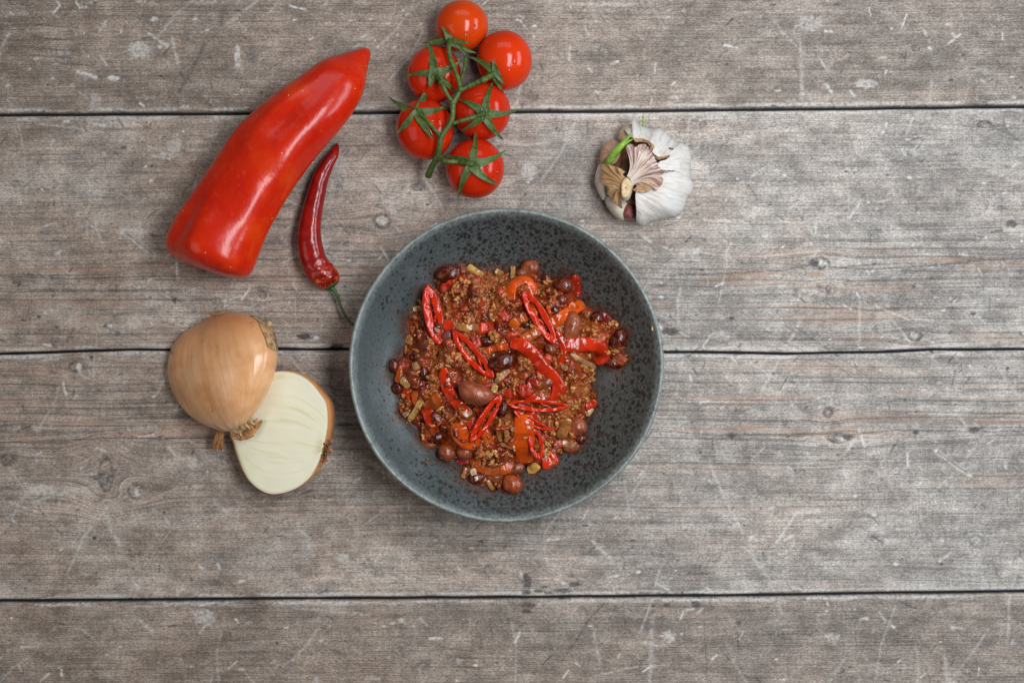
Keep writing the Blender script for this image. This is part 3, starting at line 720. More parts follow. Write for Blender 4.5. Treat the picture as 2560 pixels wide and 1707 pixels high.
# ================================================================== ONIONS
def c8(x, y): return (380 + x * .3316, 740 + y * .3316)
def onion_skin_mat():
    M = Mat('onion_skin', rough=.34, coat=.18, coat_rough=.3, sss=.12, sssr=(1, .5, .2), sscale=.003, spec=.45)
    q = M.attr('mer'); x, u, _ = M.sep(q)
    p = M.obj()
    st = M.noise(M.comb(M.m_('MULTIPLY', x, 17), M.m_('MULTIPLY', u, 1.4), 3.0), 1, 4, .65)
    st2 = M.noise(M.comb(M.m_('MULTIPLY', x, 46), M.m_('MULTIPLY', u, 1.8), 8.0), 1, 3, .6)
    bl = M.noise(p, .9, 4, .6)
    c = M.ramp(bl, [(.28, (.54, .25, .095)), (.45, (.68, .37, .18)), (.6, (.72, .45, .26)), (.8, (.75, .51, .33))])
    c = M.mix(M.rng(st, .42, .66, 0, .15), c, (.42, .17, .045))
    c = M.mix(M.rng(st2, .5, .7, 0, .18), c, (.74, .50, .26))
    # browner towards the root side
    rt = M.rng(M.m_('ADD', u, M.m_('MULTIPLY', M.m_('SUBTRACT', bl, .5), .9)), .48, 1.04, 0, .8)
    c = M.mix(rt, c, (.50, .19, .055))
    sp = M.noise(M.map(p, (2.2, 1.4, 1.4), (3, 8, 1)), 1, 5, .7)
    c = M.mix(M.rng(sp, .60, .70, 0, .55), c, (.22, .07, .02)); c = M.mix(M.rng(M.noise(p, 1.8, 4, .7), .62, .72, 0, .5), c, (.62, .42, .14))
    M.color(c); M.rough(M.rng(st, .3, .7, .18, .27))
    M.bump(M.m_('ADD', M.m_('MULTIPLY', st2, .6), M.m_('MULTIPLY', st, 1)), .22, 1.5)
    return M.m
def dry_mat(name, ca, cb, sc=9):
    M = Mat(name, rough=.6, spec=.3); p = M.obj(); n = M.noise(M.map(p, (sc, sc * .35, sc)), 1, 4, .7)
    M.color(M.mix(M.rng(n, .32, .68), ca, cb)); M.bump(n, .5, 2.5); return M.m

def shred(base, tip, w, curl, seed, n=12, m=5, th=1.0, z0=0, z1=0):
    """one torn papery skin shred from base to tip (world pts)"""
    R = random.Random(seed); base = np.array(base, float); tip = np.array(tip, float)
    d = tip - base; L = np.linalg.norm(d); u = d / L; s = np.cross(u, (0, 0, 1)); s /= np.linalg.norm(s) + 1e-9; nn = np.cross(s, u)
    V = []
    for i in range(n):
        t = i / (n - 1); wt = w * (np.interp(t, [0, .25, .7, 1], [.5, 1, .8, .25]) + .12 * R.uniform(-1, 1))
        for j in range(m):
            e = j / (m - 1) * 2 - 1
            V.append(base + d * t + s * e * wt + nn * (curl * math.sin(PI * t) - abs(e)**2 * w * .45 + R.uniform(-.5, .5)) + u * R.uniform(-.06, .06) * L * (t > .8))
    V = np.array(V); Vb = V - nn * th; F = grid_faces(n, m)
    return join((V, F), (Vb, F[:, ::-1]))

def build_onions():
    skin = onion_skin_mat()
    F_ = Mat('onion_flesh', rough=.22, coat=.25, coat_rough=.15, sss=.35, sssr=(.8, 1, .5), sscale=.004, spec=.45)
    q = F_.attr('mer'); v, u, _ = F_.sep(q); p = F_.obj()
    av = F_.m_('ABSOLUTE', v)
    wv = F_.m_('ADD', av, F_.m_('MULTIPLY', F_.m_('SUBTRACT', F_.noise(p, 1.0, 2, .5), .5), .09))
    lay = F_.noise(F_.comb(F_.m_('MULTIPLY', wv, 15), F_.m_('MULTIPLY', u, .9), F_.m_('MULTIPLY', F_.m_('SIGN', v), 3)), 1, 2, .5)
    c = F_.mix(F_.rng(lay, .25, .75), (.85, .83, .62), (.87, .87, .70))
    lay2 = F_.noise(F_.comb(F_.m_('MULTIPLY', wv, 11), F_.m_('MULTIPLY', u, 1.2), F_.m_('MULTIPLY', F_.m_('SIGN', v), 9)), 1, 2, .5)
    c = F_.mix(F_.rng(lay2, .56, .70, 0, .5), c, (.64, .68, .32))
    # greener near the neck on the lower side, yellower core near the root
    gr = F_.m_('MULTIPLY', F_.rng(u, .55, .05), F_.rng(v, .2, .9)); c = F_.mix(F_.m_('MULTIPLY', gr, .35), c, (.50, .62, .25))
    root = F_.m_('MULTIPLY', F_.rng(u, .86, .97), F_.rng(av, .4, .05)); c = F_.mix(F_.m_('MULTIPLY', root, F_.rng(F_.noise(p, 9, 3, .7), .35, .65, .3, 1)), c, (.62, .52, .26))
    F_.color(c)
    ring = F_.m_('SINE', F_.m_('MULTIPLY', wv, 48)); F_.bump(F_.m_('ADD', F_.m_('MULTIPLY', ring, .03), F_.m_('MULTIPLY', F_.noise(p, 3, 3, .6), .5)), .35, 2.5)
    dry = dry_mat('dry_onion_tail', (.20, .085, .030), (.50, .25, .10))
    pale_dry = dry_mat('pale_dry_skin', (.24, .14, .06), (.52, .34, .16))
    darkroot = dry_mat('dark_root', (.05, .025, .012), (.28, .15, .07), 14)

    def frame_coords(pts, N, Rt, outline):
        """u along neck->root (0..1), v signed fraction of the local half width"""
        N = np.array(N, float); Rt = np.array(Rt, float); ax = Rt - N; L = np.linalg.norm(ax); ax /= L; sd = np.array((-ax[1], ax[0]))
        pu = (pts - N) @ ax / L; pv = (pts - N) @ sd
        ou = (outline - N) @ ax / L; ov = (outline - N) @ sd
        def half(sign):
            m = ov * sign > 0; uu = ou[m]; vv = np.abs(ov[m]); k = np.argsort(uu); return uu[k], vv[k]
        a = half(1); b = half(-1)
        w = np.where(pv > 0, np.interp(pu, a[0], a[1]), np.interp(pu, b[0], b[1]))
        return pu, pv / np.maximum(w, 3), L
    # ---------- lower half, cut face up, tilted to the left
    low = empty('halved_onion', (*P(620, 1090)[:2], 0), 'cut onion half lying with its pale layered face up', 'onion half')
    out = [(930, 568), (1040, 570), (1130, 600), (1200, 650), (1260, 720), (1310, 795), (1326, 880), (1325, 980), (1312, 1060), (1296, 1130), (1275, 1205), (1240, 1290), (1190, 1368), (1100, 1440),
           (1000, 1480), (900, 1492), (820, 1465), (740, 1400), (685, 1310), (643, 1200), (612, 1100), (585, 1035), (620, 930), (690, 780), (760, 670), (850, 595)]
    n = 120; O = cr([c8(*a) for a in out], n, True); C = np.array(c8(970, 1030))
    ZF = 104
    def plane(px, py): return ZF + (px - C[0]) * .42 - (py - C[1]) * .04
    ow = np.array([P(a[0], a[1], plane(*a)) for a in O]); cw = P(C[0], C[1], ZF)
    nrm = np.cross(np.array((1, 0, .42)), np.array((0, 1, .04))); nrm /= np.linalg.norm(nrm)
    # face
    K = 46; ff = np.linspace(0, 1, K)
    fp = C[None, None] + (O - C)[:, None] * ff[None, :, None]
    pu, pv, L = frame_coords(fp.reshape(-1, 2), c8(592, 1050), c8(1300, 1165), O)
    FV = np.array([P(a[0], a[1], plane(*a)) for a in fp.reshape(-1, 2)])
    rise = .1 * np.sin(np.abs(pv) * 26) * (np.abs(pv) > .12) - 5.0 * np.clip(np.tile(ff, n) - .97, 0, 1) * 20
    FV = FV + nrm * (rise[:, None] * .55 + 2.0 * (fbm(fp.reshape(-1, 2)[:, 0] / 60, fp.reshape(-1, 2)[:, 1] / 60, 4, 2)[:, None] - .5))
    mer = np.stack([pv, pu, pu * 0], -1)
    part('cut_face', FV, grid_faces(n, K, wrap_u=True, flip=False), F_.m, low, attrs={'mer': ('FLOAT_VECTOR', mer)})
    # body under the face
    K = 34; ts = np.linspace(0.0, 1, K)
    V = []; D = 100
    for i in range(n):
        for t in ts:
            a = t * PI / 2
            if t == 0: V.append(ow[i] + (ow[i] - cw) * .004 + nrm * 1.0); continue
            V.append(cw + (ow[i] - cw) * (max(0, math.cos(a))**.62) * (1.015) - nrm * D * math.sin(a)**1.05)
    V = np.array(V); V[:, 2] = np.maximum(V[:, 2], .3)
    ang = np.repeat(np.arange(n) / n, K)
    bp = np.stack([V[:, 0] / (H - V[:, 2]) * H + 1280, 853.5 - V[:, 1] / (H - V[:, 2]) * H], -1)
    pu, pv, L = frame_coords(bp, c8(592, 1050), c8(1300, 1165), O)
    part('onion_skin', V, grid_faces(n, K, wrap_u=True, flip=True), skin, low, attrs={'mer': ('FLOAT_VECTOR', np.stack([np.tile(ts, n) * 1.2 + 2, pu * .55 + .75, pu * 0], -1))})
    # thin translucent edge layer where the outer scale meets the cut
    # root tuft on the right and ragged skin edge
    R = random.Random(8); pcs = []
    for k in range(64):
        x = 1290 + R.gauss(8, 14) ; y = 1180 + R.gauss(0, 42); x += -(y - 1180) * .28
        b = P(*c8(x, y), plane(*c8(x, y)) - 2); 
        tp = b + np.array((R.uniform(-2, 9), R.uniform(-9, 6), R.uniform(-6, 5)))
        pcs.append(tube(cr([b, (b + tp) / 2 + np.array((R.uniform(-2, 2), R.uniform(-2, 2), 2)), tp], 6), R.uniform(.7, 1.9), 6))
    V, F = join(*pcs); part('root', V, F, darkroot, low)
    pcs = []
    for (x, y, dx, dy, w) in ((1345, 1160, 12, 12, 7), (1320, 1225, -8, 14, 6), (1255, 1330, -14, 14, 4), (1180, 1400, -30, 12, 4), (960, 1500, 8, 5, 4), (840, 1488, 16, 8, 4), (1355, 1090, 6, 14, 5), (810, 1462, 14, 12, 3)):
        qq = C + (np.array(c8(x, y)) - C) * .97; b = P(*qq, plane(*qq) - 12); pcs.append(shred(b, b + np.array((dx * .7, -dy * .7, -6)), w * .8, 2, int(x)))
    V, F = join(*pcs); part('skin_edge', V, F, dry_mat('rusty_skin', (.26, .07, .02), (.48, .18, .07)), low)
    # neck dry tail sticking out below the upper half
    pcs = []
    for k in range(7):
        b = P(*c8(512 + R.uniform(-22, 30), 1018), 52 + R.uniform(-8, 10)); tp = P(*c8(498 + (k - 3) * 11 + R.uniform(-8, 8), 1150 + R.uniform(-25, 38)), 26 + R.uniform(-6, 12))
        pcs.append(shred(b, tp, R.uniform(3.5, 6.5), R.uniform(3, 8), 50 + k))
    V, F = join(*pcs); part('dry_tail', V, F, dry, low)

    # ---------- upper half resting on it, skin side up
    up = empty('onion_half', (*P(540, 930)[:2], 0), 'golden brown onion half with its skin up, leaning on the cut half', 'onion half')
    out = [(600, 122), (700, 130), (800, 170), (880, 238), (930, 320), (949, 420), (941, 520), (918, 610), (880, 705), (825, 815), (770, 895), (725, 948), (672, 990), (610, 1018), (548, 1020), (470, 1000), (370, 958), (270, 890), (190, 790),
           (140, 690), (117, 590), (120, 480), (150, 380), (215, 292), (310, 228), (400, 172), (490, 134)]
    n = 150; O = cr([c8(*a) for a in out], n, True); C = np.array(c8(530, 560))
    def basez(px, py): return 44 + np.clip((px - C[0]) * .40 + (py - C[1]) * .16, -40, 95)
    K = 60; V = []; PX = []
    for i in range(n):
        for k in range(K):
            t = k / (K - 1)
            if t < .8: f = math.sin(t / .8 * PI / 2); h = math.cos(t / .8 * PI / 2)
            else: s = (t - .8) / .2; f = math.cos(s * .9)**.8; h = -math.sin(s * .9) * .28
            p_ = C + (O[i] - C) * f
            z = basez(*p_) + 118 * h
            V.append(P(p_[0], p_[1], max(z, 1.0))); PX.append(p_)
    V = np.array(V); PX = np.array(PX)
    pu, pv, L = frame_coords(PX, c8(640, 1010), c8(470, 118), O)
    V[:, 2] += 1.4 * (fbm(pv * 9, pu * 1.5, 5, 3) - .5) * 2 + 3 * np.exp(-((pu - .02) / .05)**2) * np.cos(pv * 18)
    part('onion_skin', V, grid_faces(n, K, wrap_u=True, flip=False), skin, up, attrs={'mer': ('FLOAT_VECTOR', np.stack([pv, pu, pu * 0], -1))})
    # its own flat cut face beneath
    idx = [i * K + K - 1 for i in range(n)]; rim = V[idx]; cc = rim.mean(0)
    Vb = np.vstack([rim, cc[None]]); Fb = [(i, n, (i + 1) % n) for i in range(n)]
    part('cut_face', Vb, Fb, F_.m, up, attrs={'mer': ('FLOAT_VECTOR', np.zeros((n + 1, 3)))})
    # flaking second skin on the right shoulder (torn edge, dark stain)
    A = cr([c8(*a) for a in ((735, 148), (790, 180), (812, 215), (835, 270), (858, 320), (872, 372), (890, 392))], 40)
    B = cr([c8(*a) for a in ((752, 140), (812, 168), (868, 210), (915, 262), (942, 330), (950, 380), (945, 420))], 40)
    V2 = []
    for i in range(40):
        for j in range(8):
            t = j / 7; a = A[i] + (B[i] - A[i]) * t + (.8 * math.sin(i * 1.7) if j == 0 else 0)
            f = np.linalg.norm(a - C) / max(1, np.interp(math.atan2(a[1] - C[1], a[0] - C[0]), *zip(*sorted((math.atan2(o_[1] - C[1], o_[0] - C[0]), np.linalg.norm(o_ - C)) for o_ in O))))
            z = basez(*a) + 118 * math.sqrt(max(0.0, 1 - min(f, 1)**2)) + 4.5
            V2.append(P(a[0], a[1], z))
    V2 = np.array(V2)
    st = Mat('stained_skin', rough=.5); p = st.obj(); nn = st.noise(p, 3, 4, .7)
    st.color(st.mix(st.rng(nn, .42, .60), st.mix(st.noise(p, 9, 3), (.40, .27, .13), (.52, .30, .14)), (.13, .09, .05))); st.bump(nn, .4, 3)
    F2 = grid_faces(40, 8); Vb = V2.copy(); Vb[:, 2] -= 2
    V2, F2 = join((V2, F2), (Vb, F2[:, ::-1])); part('skin_flake', V2, F2, st.m, up)
    pcs = [shred(P(*c8(858, 215), 118), P(*c8(902, 205), 122), 8, 2, 4)]
    V, F = join(*pcs); part('loose_skin', V, F, pale_dry, up)
    pcs = []                                                       # neck
    for k in range(20):
        a = R.uniform(0, 1); b = P(*c8(640 + 70 * a, 1000 - 70 * a), basez(*c8(660, 970)) + 16)
        tp = b + np.array((R.uniform(6, 24) + 9 * a, R.uniform(-18, 14) - 6 + 12 * a, R.uniform(-2, 14)))
        pcs.append(shred(b, tp, R.uniform(2, 6), R.uniform(1, 7), 80 + k))
    V, F = join(*pcs); part('neck', V, F, pale_dry, up)
    pcs = []
    for (x0, y0, x1, y1, w) in ((640, 1075, 740, 1065, 6), (650, 1055, 770, 1045, 10), (700, 1060, 800, 985, 10), (760, 1020, 832, 938, 7), (590, 1030, 660, 1065, 7), (740, 1000, 795, 920, 5), (600, 1045, 640, 1082, 4), (690, 1030, 760, 960, 6), (720, 960, 750, 890, 5)):
        zb = basez(*c8(700, 1020)) + 4
        pcs.append(shred(P(*c8(x0, y0), zb - 2), P(*c8(x1, y1), zb + 3), w, 5, int(x0 + y1)))
    V, F = join(*pcs); part('neck_skin', V, F, dry, up)
    pcs = []                                                       # wiry roots at the far end
    for k in range(16):
        b = P(*c8(440 + R.uniform(-20, 60), 150 + R.uniform(-8, 12)), 40 + R.uniform(0, 20))
        tp = b + np.array((R.uniform(-20, 8), R.uniform(-3, 14), R.uniform(-14, 12)))
        pcs.append(tube(cr([b, (b + tp) / 2 + np.array((R.uniform(-3, 3), R.uniform(-1, 4), 1)), tp], 7), .55, 5))
    pcs.append(shred(P(*c8(470, 140), 58), P(*c8(608, 100), 66), 4, 3, 9)); 
    V, F = join(*pcs); part('root', V, F, dry_mat('wiry_root', (.22, .12, .05), (.42, .20, .08)), up)
build_onions()

# ================================================================== GARLIC
def c7(x, y): return (1440 + x * .2168, 260 + y * .2168)
def build_garlic():
    o = empty('garlic_bulb', (*P(1610, 430)[:2], 0), 'white garlic bulb with a green sprout and torn papery skin above the bowl', 'garlic')
    outp = [(650, 165), (740, 240), (850, 280), (950, 275), (1030, 320), (1100, 390), (1160, 435), (1230, 450), (1290, 490), (1325, 560), (1330, 640), (1318, 740), (1320, 850), (1355, 940), (1335, 1030), (1280, 1100), (1240, 1220),
            (1150, 1300), (1060, 1315), (950, 1340), (850, 1370), (760, 1410), (680, 1380), (600, 1340), (500, 1335), (390, 1240), (330, 1110), (250, 1000), (215, 880), (240, 760), (275, 660), (290, 560), (330, 460), (420, 410), (490, 420), (490, 330), (560, 250), (620, 235)]
    C = np.array((690., 850.)); O = cr(outp, 240, True)
    ang = np.arctan2(O[:, 1] - C[1], O[:, 0] - C[0]); rad = np.linalg.norm(O - C, axis=1); k = np.argsort(ang); ang = ang[k]; rad = rad[k]
    ang = np.r_[ang - 2 * PI, ang, ang + 2 * PI]; rad = np.r_[rad, rad, rad]
    ZB = 52; HT = 84
    def gz(q, off=0):
        d = np.asarray(q, float) - C; r = np.hypot(d[..., 0], d[..., 1]); a = np.arctan2(d[..., 1], d[..., 0])
        f = np.clip(r / np.interp(a, ang, rad), 0, 1)
        return ZB + HT * np.sqrt(1 - f**2.3) - 16 * np.exp(-(r / 190)**2) + off
    def gp(q, z): px, py = c7(q[0], q[1]); return P(px, py, z)
    def lay(A, B, nu, nv, off, ripple=0, freq=1, skirt=False, edge=0, seed=1, thick=1.3, offB=None, ctrl=None, cw=.5):
        A = cr(A, nu); B = cr(B, nu); rr = np.random.RandomState(seed)
        V = []; at = []
        for i in range(nu):
            for j in range(nv):
                t = j / (nv - 1); q = A[i] + (B[i] - A[i]) * t
                if ctrl is not None:
                    cpt = (A[i] + B[i]) / 2 * (1 - cw) + np.array(ctrl, float) * cw; q = (1 - t)**2 * A[i] + 2 * t * (1 - t) * cpt + t * t * B[i]
                if edge and j == nv - 1 and not skirt: q = q + rr.uniform(-edge, edge, 2)
                if edge and j == 0 and skirt: q = q + rr.uniform(-edge, edge, 2)
                of = off if offB is None else off + (offB - off) * t
                z = float(gz(q, of)) + ripple * min(1, t * 1.4 + .25) * (3.2 * (float(fbm(i / nu * freq * 1.7, t * 1.6, seed + 40, 3)) - .5) + .55 * math.sin(i / nu * freq * 2 * PI + 2.5 * float(vnoise(i / nu * freq, t * 2, seed))))
                V.append(gp(q, z)); at.append((i / nu, t, 0))
            if skirt:
                for t in np.linspace(.12, 1, 10):
                    q = C + (B[i] - C) * (1 - .55 * (1 - math.cos(t * PI / 2))); V.append(gp(q, ZB * math.cos(t * PI / 2 * .999) * 1.0 if t < 1 else .5)); at.append((i / nu, 1 + t * .3, 0))
        m = nv + (10 if skirt else 0); V = np.array(V); F = grid_faces(nu, m, flip=True)
        Vb = V.copy(); Vb[:, 2] -= thick
        Vj, Fj = join((V, F), (Vb, F[:, ::-1]))
        return Vj, Fj, {'fan': ('FLOAT_VECTOR', np.vstack([at, at]))}
    def paper(name, stops, freq=70, stain=.3, rough=.5, stainc=(.42, .28, .15), tran=.2):
        M = Mat(name, rough=rough, spec=.35, sss=tran, sssr=(1, .8, .6), sscale=.003)
        s, t, _ = M.sep(M.attr('fan')); p = M.obj()
        st = M.noise(M.comb(M.m_('MULTIPLY', s, freq), M.m_('MULTIPLY', t, 2.2), 0.0), 1, 4, .6)
        c = M.ramp(st, stops)
        sn = M.noise(M.map(p, (2.6, 2.6, 2.6)), 1, 4, .65); c = M.mix(M.rng(sn, .52, .68, 0, stain), c, stainc)
        M.color(c); M.bump(st, .5, 2.2); return M, t, st
    Wm, t, st = paper('white_garlic_skin', [(.28, (.38, .30, .23)), (.42, (.54, .49, .44)), (.58, (.60, .585, .56))], 60, .6, stainc=(.52, .40, .28))
    A = [(575, 320), (650, 392), (760, 400), (850, 440), (903, 490), (880, 545), (935, 605), (1010, 612), (1085, 590), (1040, 640), (960, 668), (945, 720), (1000, 790), (960, 850), (860, 940), (760, 1000), (692, 1020), (690, 1130), (698, 1250), (692, 1380)]
    B = [(560, 300), (640, 262), (652, 170), (740, 240), (850, 280), (950, 275), (1030, 320), (1100, 390), (1160, 435), (1230, 450), (1290, 490), (1325, 560), (1330, 640), (1318, 740), (1320, 850), (1355, 940), (1335, 1030), (1280, 1100), (1240, 1220),
         (1150, 1300), (1060, 1315), (950, 1340), (850, 1370), (760, 1410), (700, 1392)]
    V, F, at = lay(A, B, 240, 36, 3, 1.6, 9, skirt=True, edge=4, seed=2)
    part('outer_skin', V, F, Wm.m, o, attrs=at)
    # cloves (left side) and dark hollow
    def clove(name, pts, c, zb, ht, mat, n=60, K=24, seed=1):
        Oc = cr(pts, n, True); c = np.array(c, float); V = []; at = []
        for i in range(n):
            for k in range(K):
                t = k / (K - 1); f = math.sin(t * PI * .72); f = f if t < .7 else f
                if t < .7: f = math.sin(t / .7 * PI / 2); h = math.cos(t / .7 * PI / 2)
                else: s = (t - .7) / .3; f = math.cos(s * 1.2)**.7; h = -math.sin(s * 1.2)
                z = zb + (ht * h if h > 0 else (zb - 2) * h * .98)
                V.append(gp(c + (Oc[i] - c) * f, z)); at.append((i / n, t, 0))
        at = np.array(at)
        return part(name, np.array(V), grid_faces(n, K, wrap_u=True, flip=True), mat, o, attrs={'fan': ('FLOAT_VECTOR', at)})
    pinkc, _, _ = paper('pink_clove_skin', [(.25, (.26, .13, .08)), (.5, (.40, .24, .16)), (.75, (.55, .42, .34))], 26, .4, .35, (.30, .15, .08))
    palec, _, _ = paper('pale_clove_skin', [(.25, (.50, .42, .33)), (.5, (.62, .56, .48)), (.75, (.70, .67, .62))], 26, .4, .4, (.42, .24, .16))
    purp, _, _ = paper('purple_clove_skin', [(.25, (.14, .03, .03)), (.5, (.24, .07, .07)), (.75, (.36, .20, .16))], 16, .3, .35, (.10, .03, .03))
    tanc, _, _ = paper('tan_clove_skin', [(.25, (.34, .22, .13)), (.5, (.50, .38, .26)), (.75, (.60, .52, .42))], 26, .4, .4, (.34, .20, .10))
    clove('clove', [(420, 408), (500, 440), (540, 520), (560, 640), (480, 720), (380, 700), (278, 680), (282, 560), (325, 460)], (410, 560), 46, 34, pinkc.m)
    clove('clove', [(560, 252), (620, 235), (700, 245), (745, 310), (700, 400), (620, 430), (540, 460), (490, 420), (495, 330)], (600, 340), 48, 34, tanc.m)
    clove('clove', [(280, 690), (380, 740), (460, 850), (440, 960), (380, 1040), (310, 1110), (250, 1010), (215, 890), (232, 780)], (330, 880), 44, 44, palec.m)
    clove('clove', [(360, 1040), (460, 1020), (560, 1080), (650, 1160), (640, 1290), (560, 1340), (490, 1330), (395, 1245), (335, 1130)], (480, 1190), 42, 40, palec.m)
    clove('clove', [(540, 1160), (620, 1120), (680, 1180), (690, 1290), (640, 1345), (560, 1335), (510, 1260)], (600, 1245), 44, 42, purp.m)
    core = dry_mat('garlic_hollow', (.035, .018, .010), (.24, .12, .05), 7)
    clove('core', [(560, 480), (760, 440), (900, 560), (960, 700), (900, 900), (700, 1000), (690, 1200), (560, 1150), (420, 1000), (400, 800), (450, 650)], (680, 780), 52, 44, core)
    # fan of striped inner skin
    Fm, t, st = paper('purple_striped_skin', [(.30, (.20, .085, .085)), (.44, (.42, .27, .23)), (.55, (.60, .50, .42)), (.72, (.66, .60, .52))], 52, .45, .5, (.36, .24, .14))
    V, F, at = lay([(585, 835), (600, 840), (618, 856), (632, 885), (640, 915), (638, 960), (645, 985)],
                   [(565, 500), (635, 455), (680, 500), (735, 470), (800, 470), (850, 520), (890, 590), (925, 650), (950, 710), (1000, 765), (1150, 770), (1000, 800), (1005, 880), (940, 1000), (880, 975), (830, 1012), (760, 1022), (692, 1012)], 150, 30, 24, 4.5, 10, edge=9, seed=4, offB=9, ctrl=(745, 720), cw=.55)
    # deepen the tips towards purple brown where the skin is
    tip = Fm.rng(t, .45, .95, 0, .8); cprev = Fm.b.inputs['Base Color'].links[0].from_socket
    cprev = Fm.mix(Fm.rng(t, .55, .1, 0, .55), cprev, (.62, .56, .49))
    s_f = Fm.sep(Fm.attr('fan'))[0]; cprev = Fm.mix(Fm.m_('MULTIPLY', Fm.rng(s_f, .60, .80), Fm.rng(st, .25, .6, 1, .5)), cprev, (.40, .26, .15))
    Fm.color(Fm.mix(Fm.m_('MULTIPLY', tip, Fm.rng(st, .6, .4)), cprev, (.20, .075, .085)))
    part('inner_skin', V, F, Fm.m, o, attrs=at, label='fan of purple striped inner skin beside the cut neck')
    Tm, _, _ = paper('brown_inner_skin', [(.30, (.15, .065, .025)), (.46, (.36, .20, .085)), (.70, (.56, .40, .23))], 40, .25, .5, (.20, .10, .05))
    V, F, at = lay([(640, 985), (660, 985), (680, 970)], [(690, 1010), (760, 1022), (830, 1005), (890, 960), (860, 905), (790, 890)], 50, 14, 13, 1.8, 4, edge=5, seed=5)
    part('inner_skin', V, F, Tm.m, o, attrs=at)
    V, F, at = lay([(560, 1080), (540, 1040), (530, 985), (535, 920), (555, 870), (575, 845)],
                   [(535, 1215), (480, 1170), (420, 1100), (370, 1040), (365, 960), (300, 900), (305, 790), (275, 740), (280, 690), (380, 700), (480, 730), (575, 785)], 140, 28, 20, 4.5, 8, edge=8, seed=6, offB=12, ctrl=(455, 810), cw=.5)
    part('inner_skin', V, F, Tm.m, o, attrs=at, label='brown papery skin spreading left of the cut neck')
    V, F, at = lay([(650, 390), (760, 405), (850, 442), (905, 490), (880, 550), (940, 610), (1080, 588)], [(690, 440), (780, 440), (850, 480), (855, 530), (880, 565), (935, 640), (1050, 620)], 70, 6, 5, 1.0, 9, edge=3, seed=7, offB=-3)
    part('torn_edge', V, F, Tm.m, o, attrs=at)
    # small tear hole in the white skin
    hv, hf = uvsphere(14, 8); q = (1095, 525)
    Vh = hv * np.array((6, 5, 1.2)); Vh[:, 0] += 3 * np.sin(hv[:, 1] * 5); Vh = Vh + gp(q, float(gz(q, 3.6)))
    part('skin_tear', Vh, hf, core, o)
    # cut neck
    z0 = float(gz((577, 965), 16)); Cn = gp((577, 965), z0 + 14)
    n = 40; V = []; prof = [(.0, 0.6), (.10, 0.2), (.16, -1.2), (.35, .9), (.7, .8), (.93, .2), (1, -1.5), (1.04, -9), (1.1, -22), (1.2, -36)]
    for k in range(n):
        a = 2 * PI * k / n
        for r, dz in prof:
            rr = r * (1 + .04 * math.sin(3 * a + 1) + .03 * math.sin(5 * a))
            V.append(Cn + np.array((12.2 * rr * math.cos(a) + 2.2 * math.sin(a) * rr - dz * .12, 24 * rr * math.sin(a), dz)))
    nm = Mat('cut_neck', rough=.5); p = nm.obj(); nn = nm.noise(p, 11, 4, .7)
    g = nm.sep(nm.attr('ring'))[0]
    cN = nm.mix(nm.rng(nn, .3, .7), (.40, .27, .12), (.60, .46, .26)); cN = nm.mix(nm.rng(g, .16, .10), cN, (.28, .15, .06)); cN = nm.mix(nm.rng(g, 1.0, 1.04), cN, (.62, .56, .46)); nm.color(cN); nm.bump(nn, .5, 2)
    part('cut_neck', np.array(V), grid_faces(n, len(prof), wrap_u=True, flip=False), nm.m, o, attrs={'ring': ('FLOAT_VECTOR', np.tile([(r, 0, 0) for r, _ in prof], (n, 1)))})
    # sprouts
    path = cr([gp((355, 705), 78), gp((400, 640), 96), gp((455, 560), 112), (gp((520, 480), 124)), gp((590, 400), 134), gp((655, 322), 142)], 40)
    tt = np.linspace(0, 1, 40); tv, tf = tube(path, np.interp(tt, [0, .15, .5, .72, .9, 1], [8.5, 9.5, 9.0, 5.5, 3.0, .6]), 16)
    path = cr([gp((520, 500), 118), gp((590, 445), 124), gp((655, 405), 130)], 16); t2 = tube(path, np.linspace(6, 1.0, 16), 10)
    V, F = join((tv, tf), t2); part('sprout', V, F, gm_sprout, o)
    path = cr([gp((345, 720), 74), gp((372, 685), 82), gp((405, 640), 92)], 10); t3 = tube(path, np.linspace(8.6, 10.3, 10), 14)
    part('sprout_sheath', *t3, palec.m, o, attrs={'fan': ('FLOAT_VECTOR', np.zeros((len(t3[0]), 3)))})
    path = cr([gp((780, 250), 78), gp((778, 200), 88), gp((772, 135), 96)], 12)
    tv, tf = tube(path, np.linspace(3.2, 1.8, 12), 8); part('sprout', tv, tf, gm_sprout, o, label='tiny green shoot poking out of the far side')
build_garlic()

# ================================================================== THE STEW
def stew_z(x, y, bump=True, d=None):
    x = np.asarray(x, float); y = np.asarray(y, float); sh = x.shape
    r = np.hypot(x - BC[0], y - BC[1]); iz = inner_z(r)
    if d is None: d = edged(x, y).reshape(sh)
    lev = 100 + 20 * (1 - np.clip(r / 250, 0, 1)**2)
    z = iz + sst(0, 62, d) * np.maximum(lev - iz, 0) + 12 * sst(0, 16, d) - 3
    if bump: z = z + sst(0, 30, d) * (40 * (fbm(x / 30, y / 30, 21, 2) - .5) + 22 * (fbm(x / 15, y / 15, 5, 3) - .5))
    return z

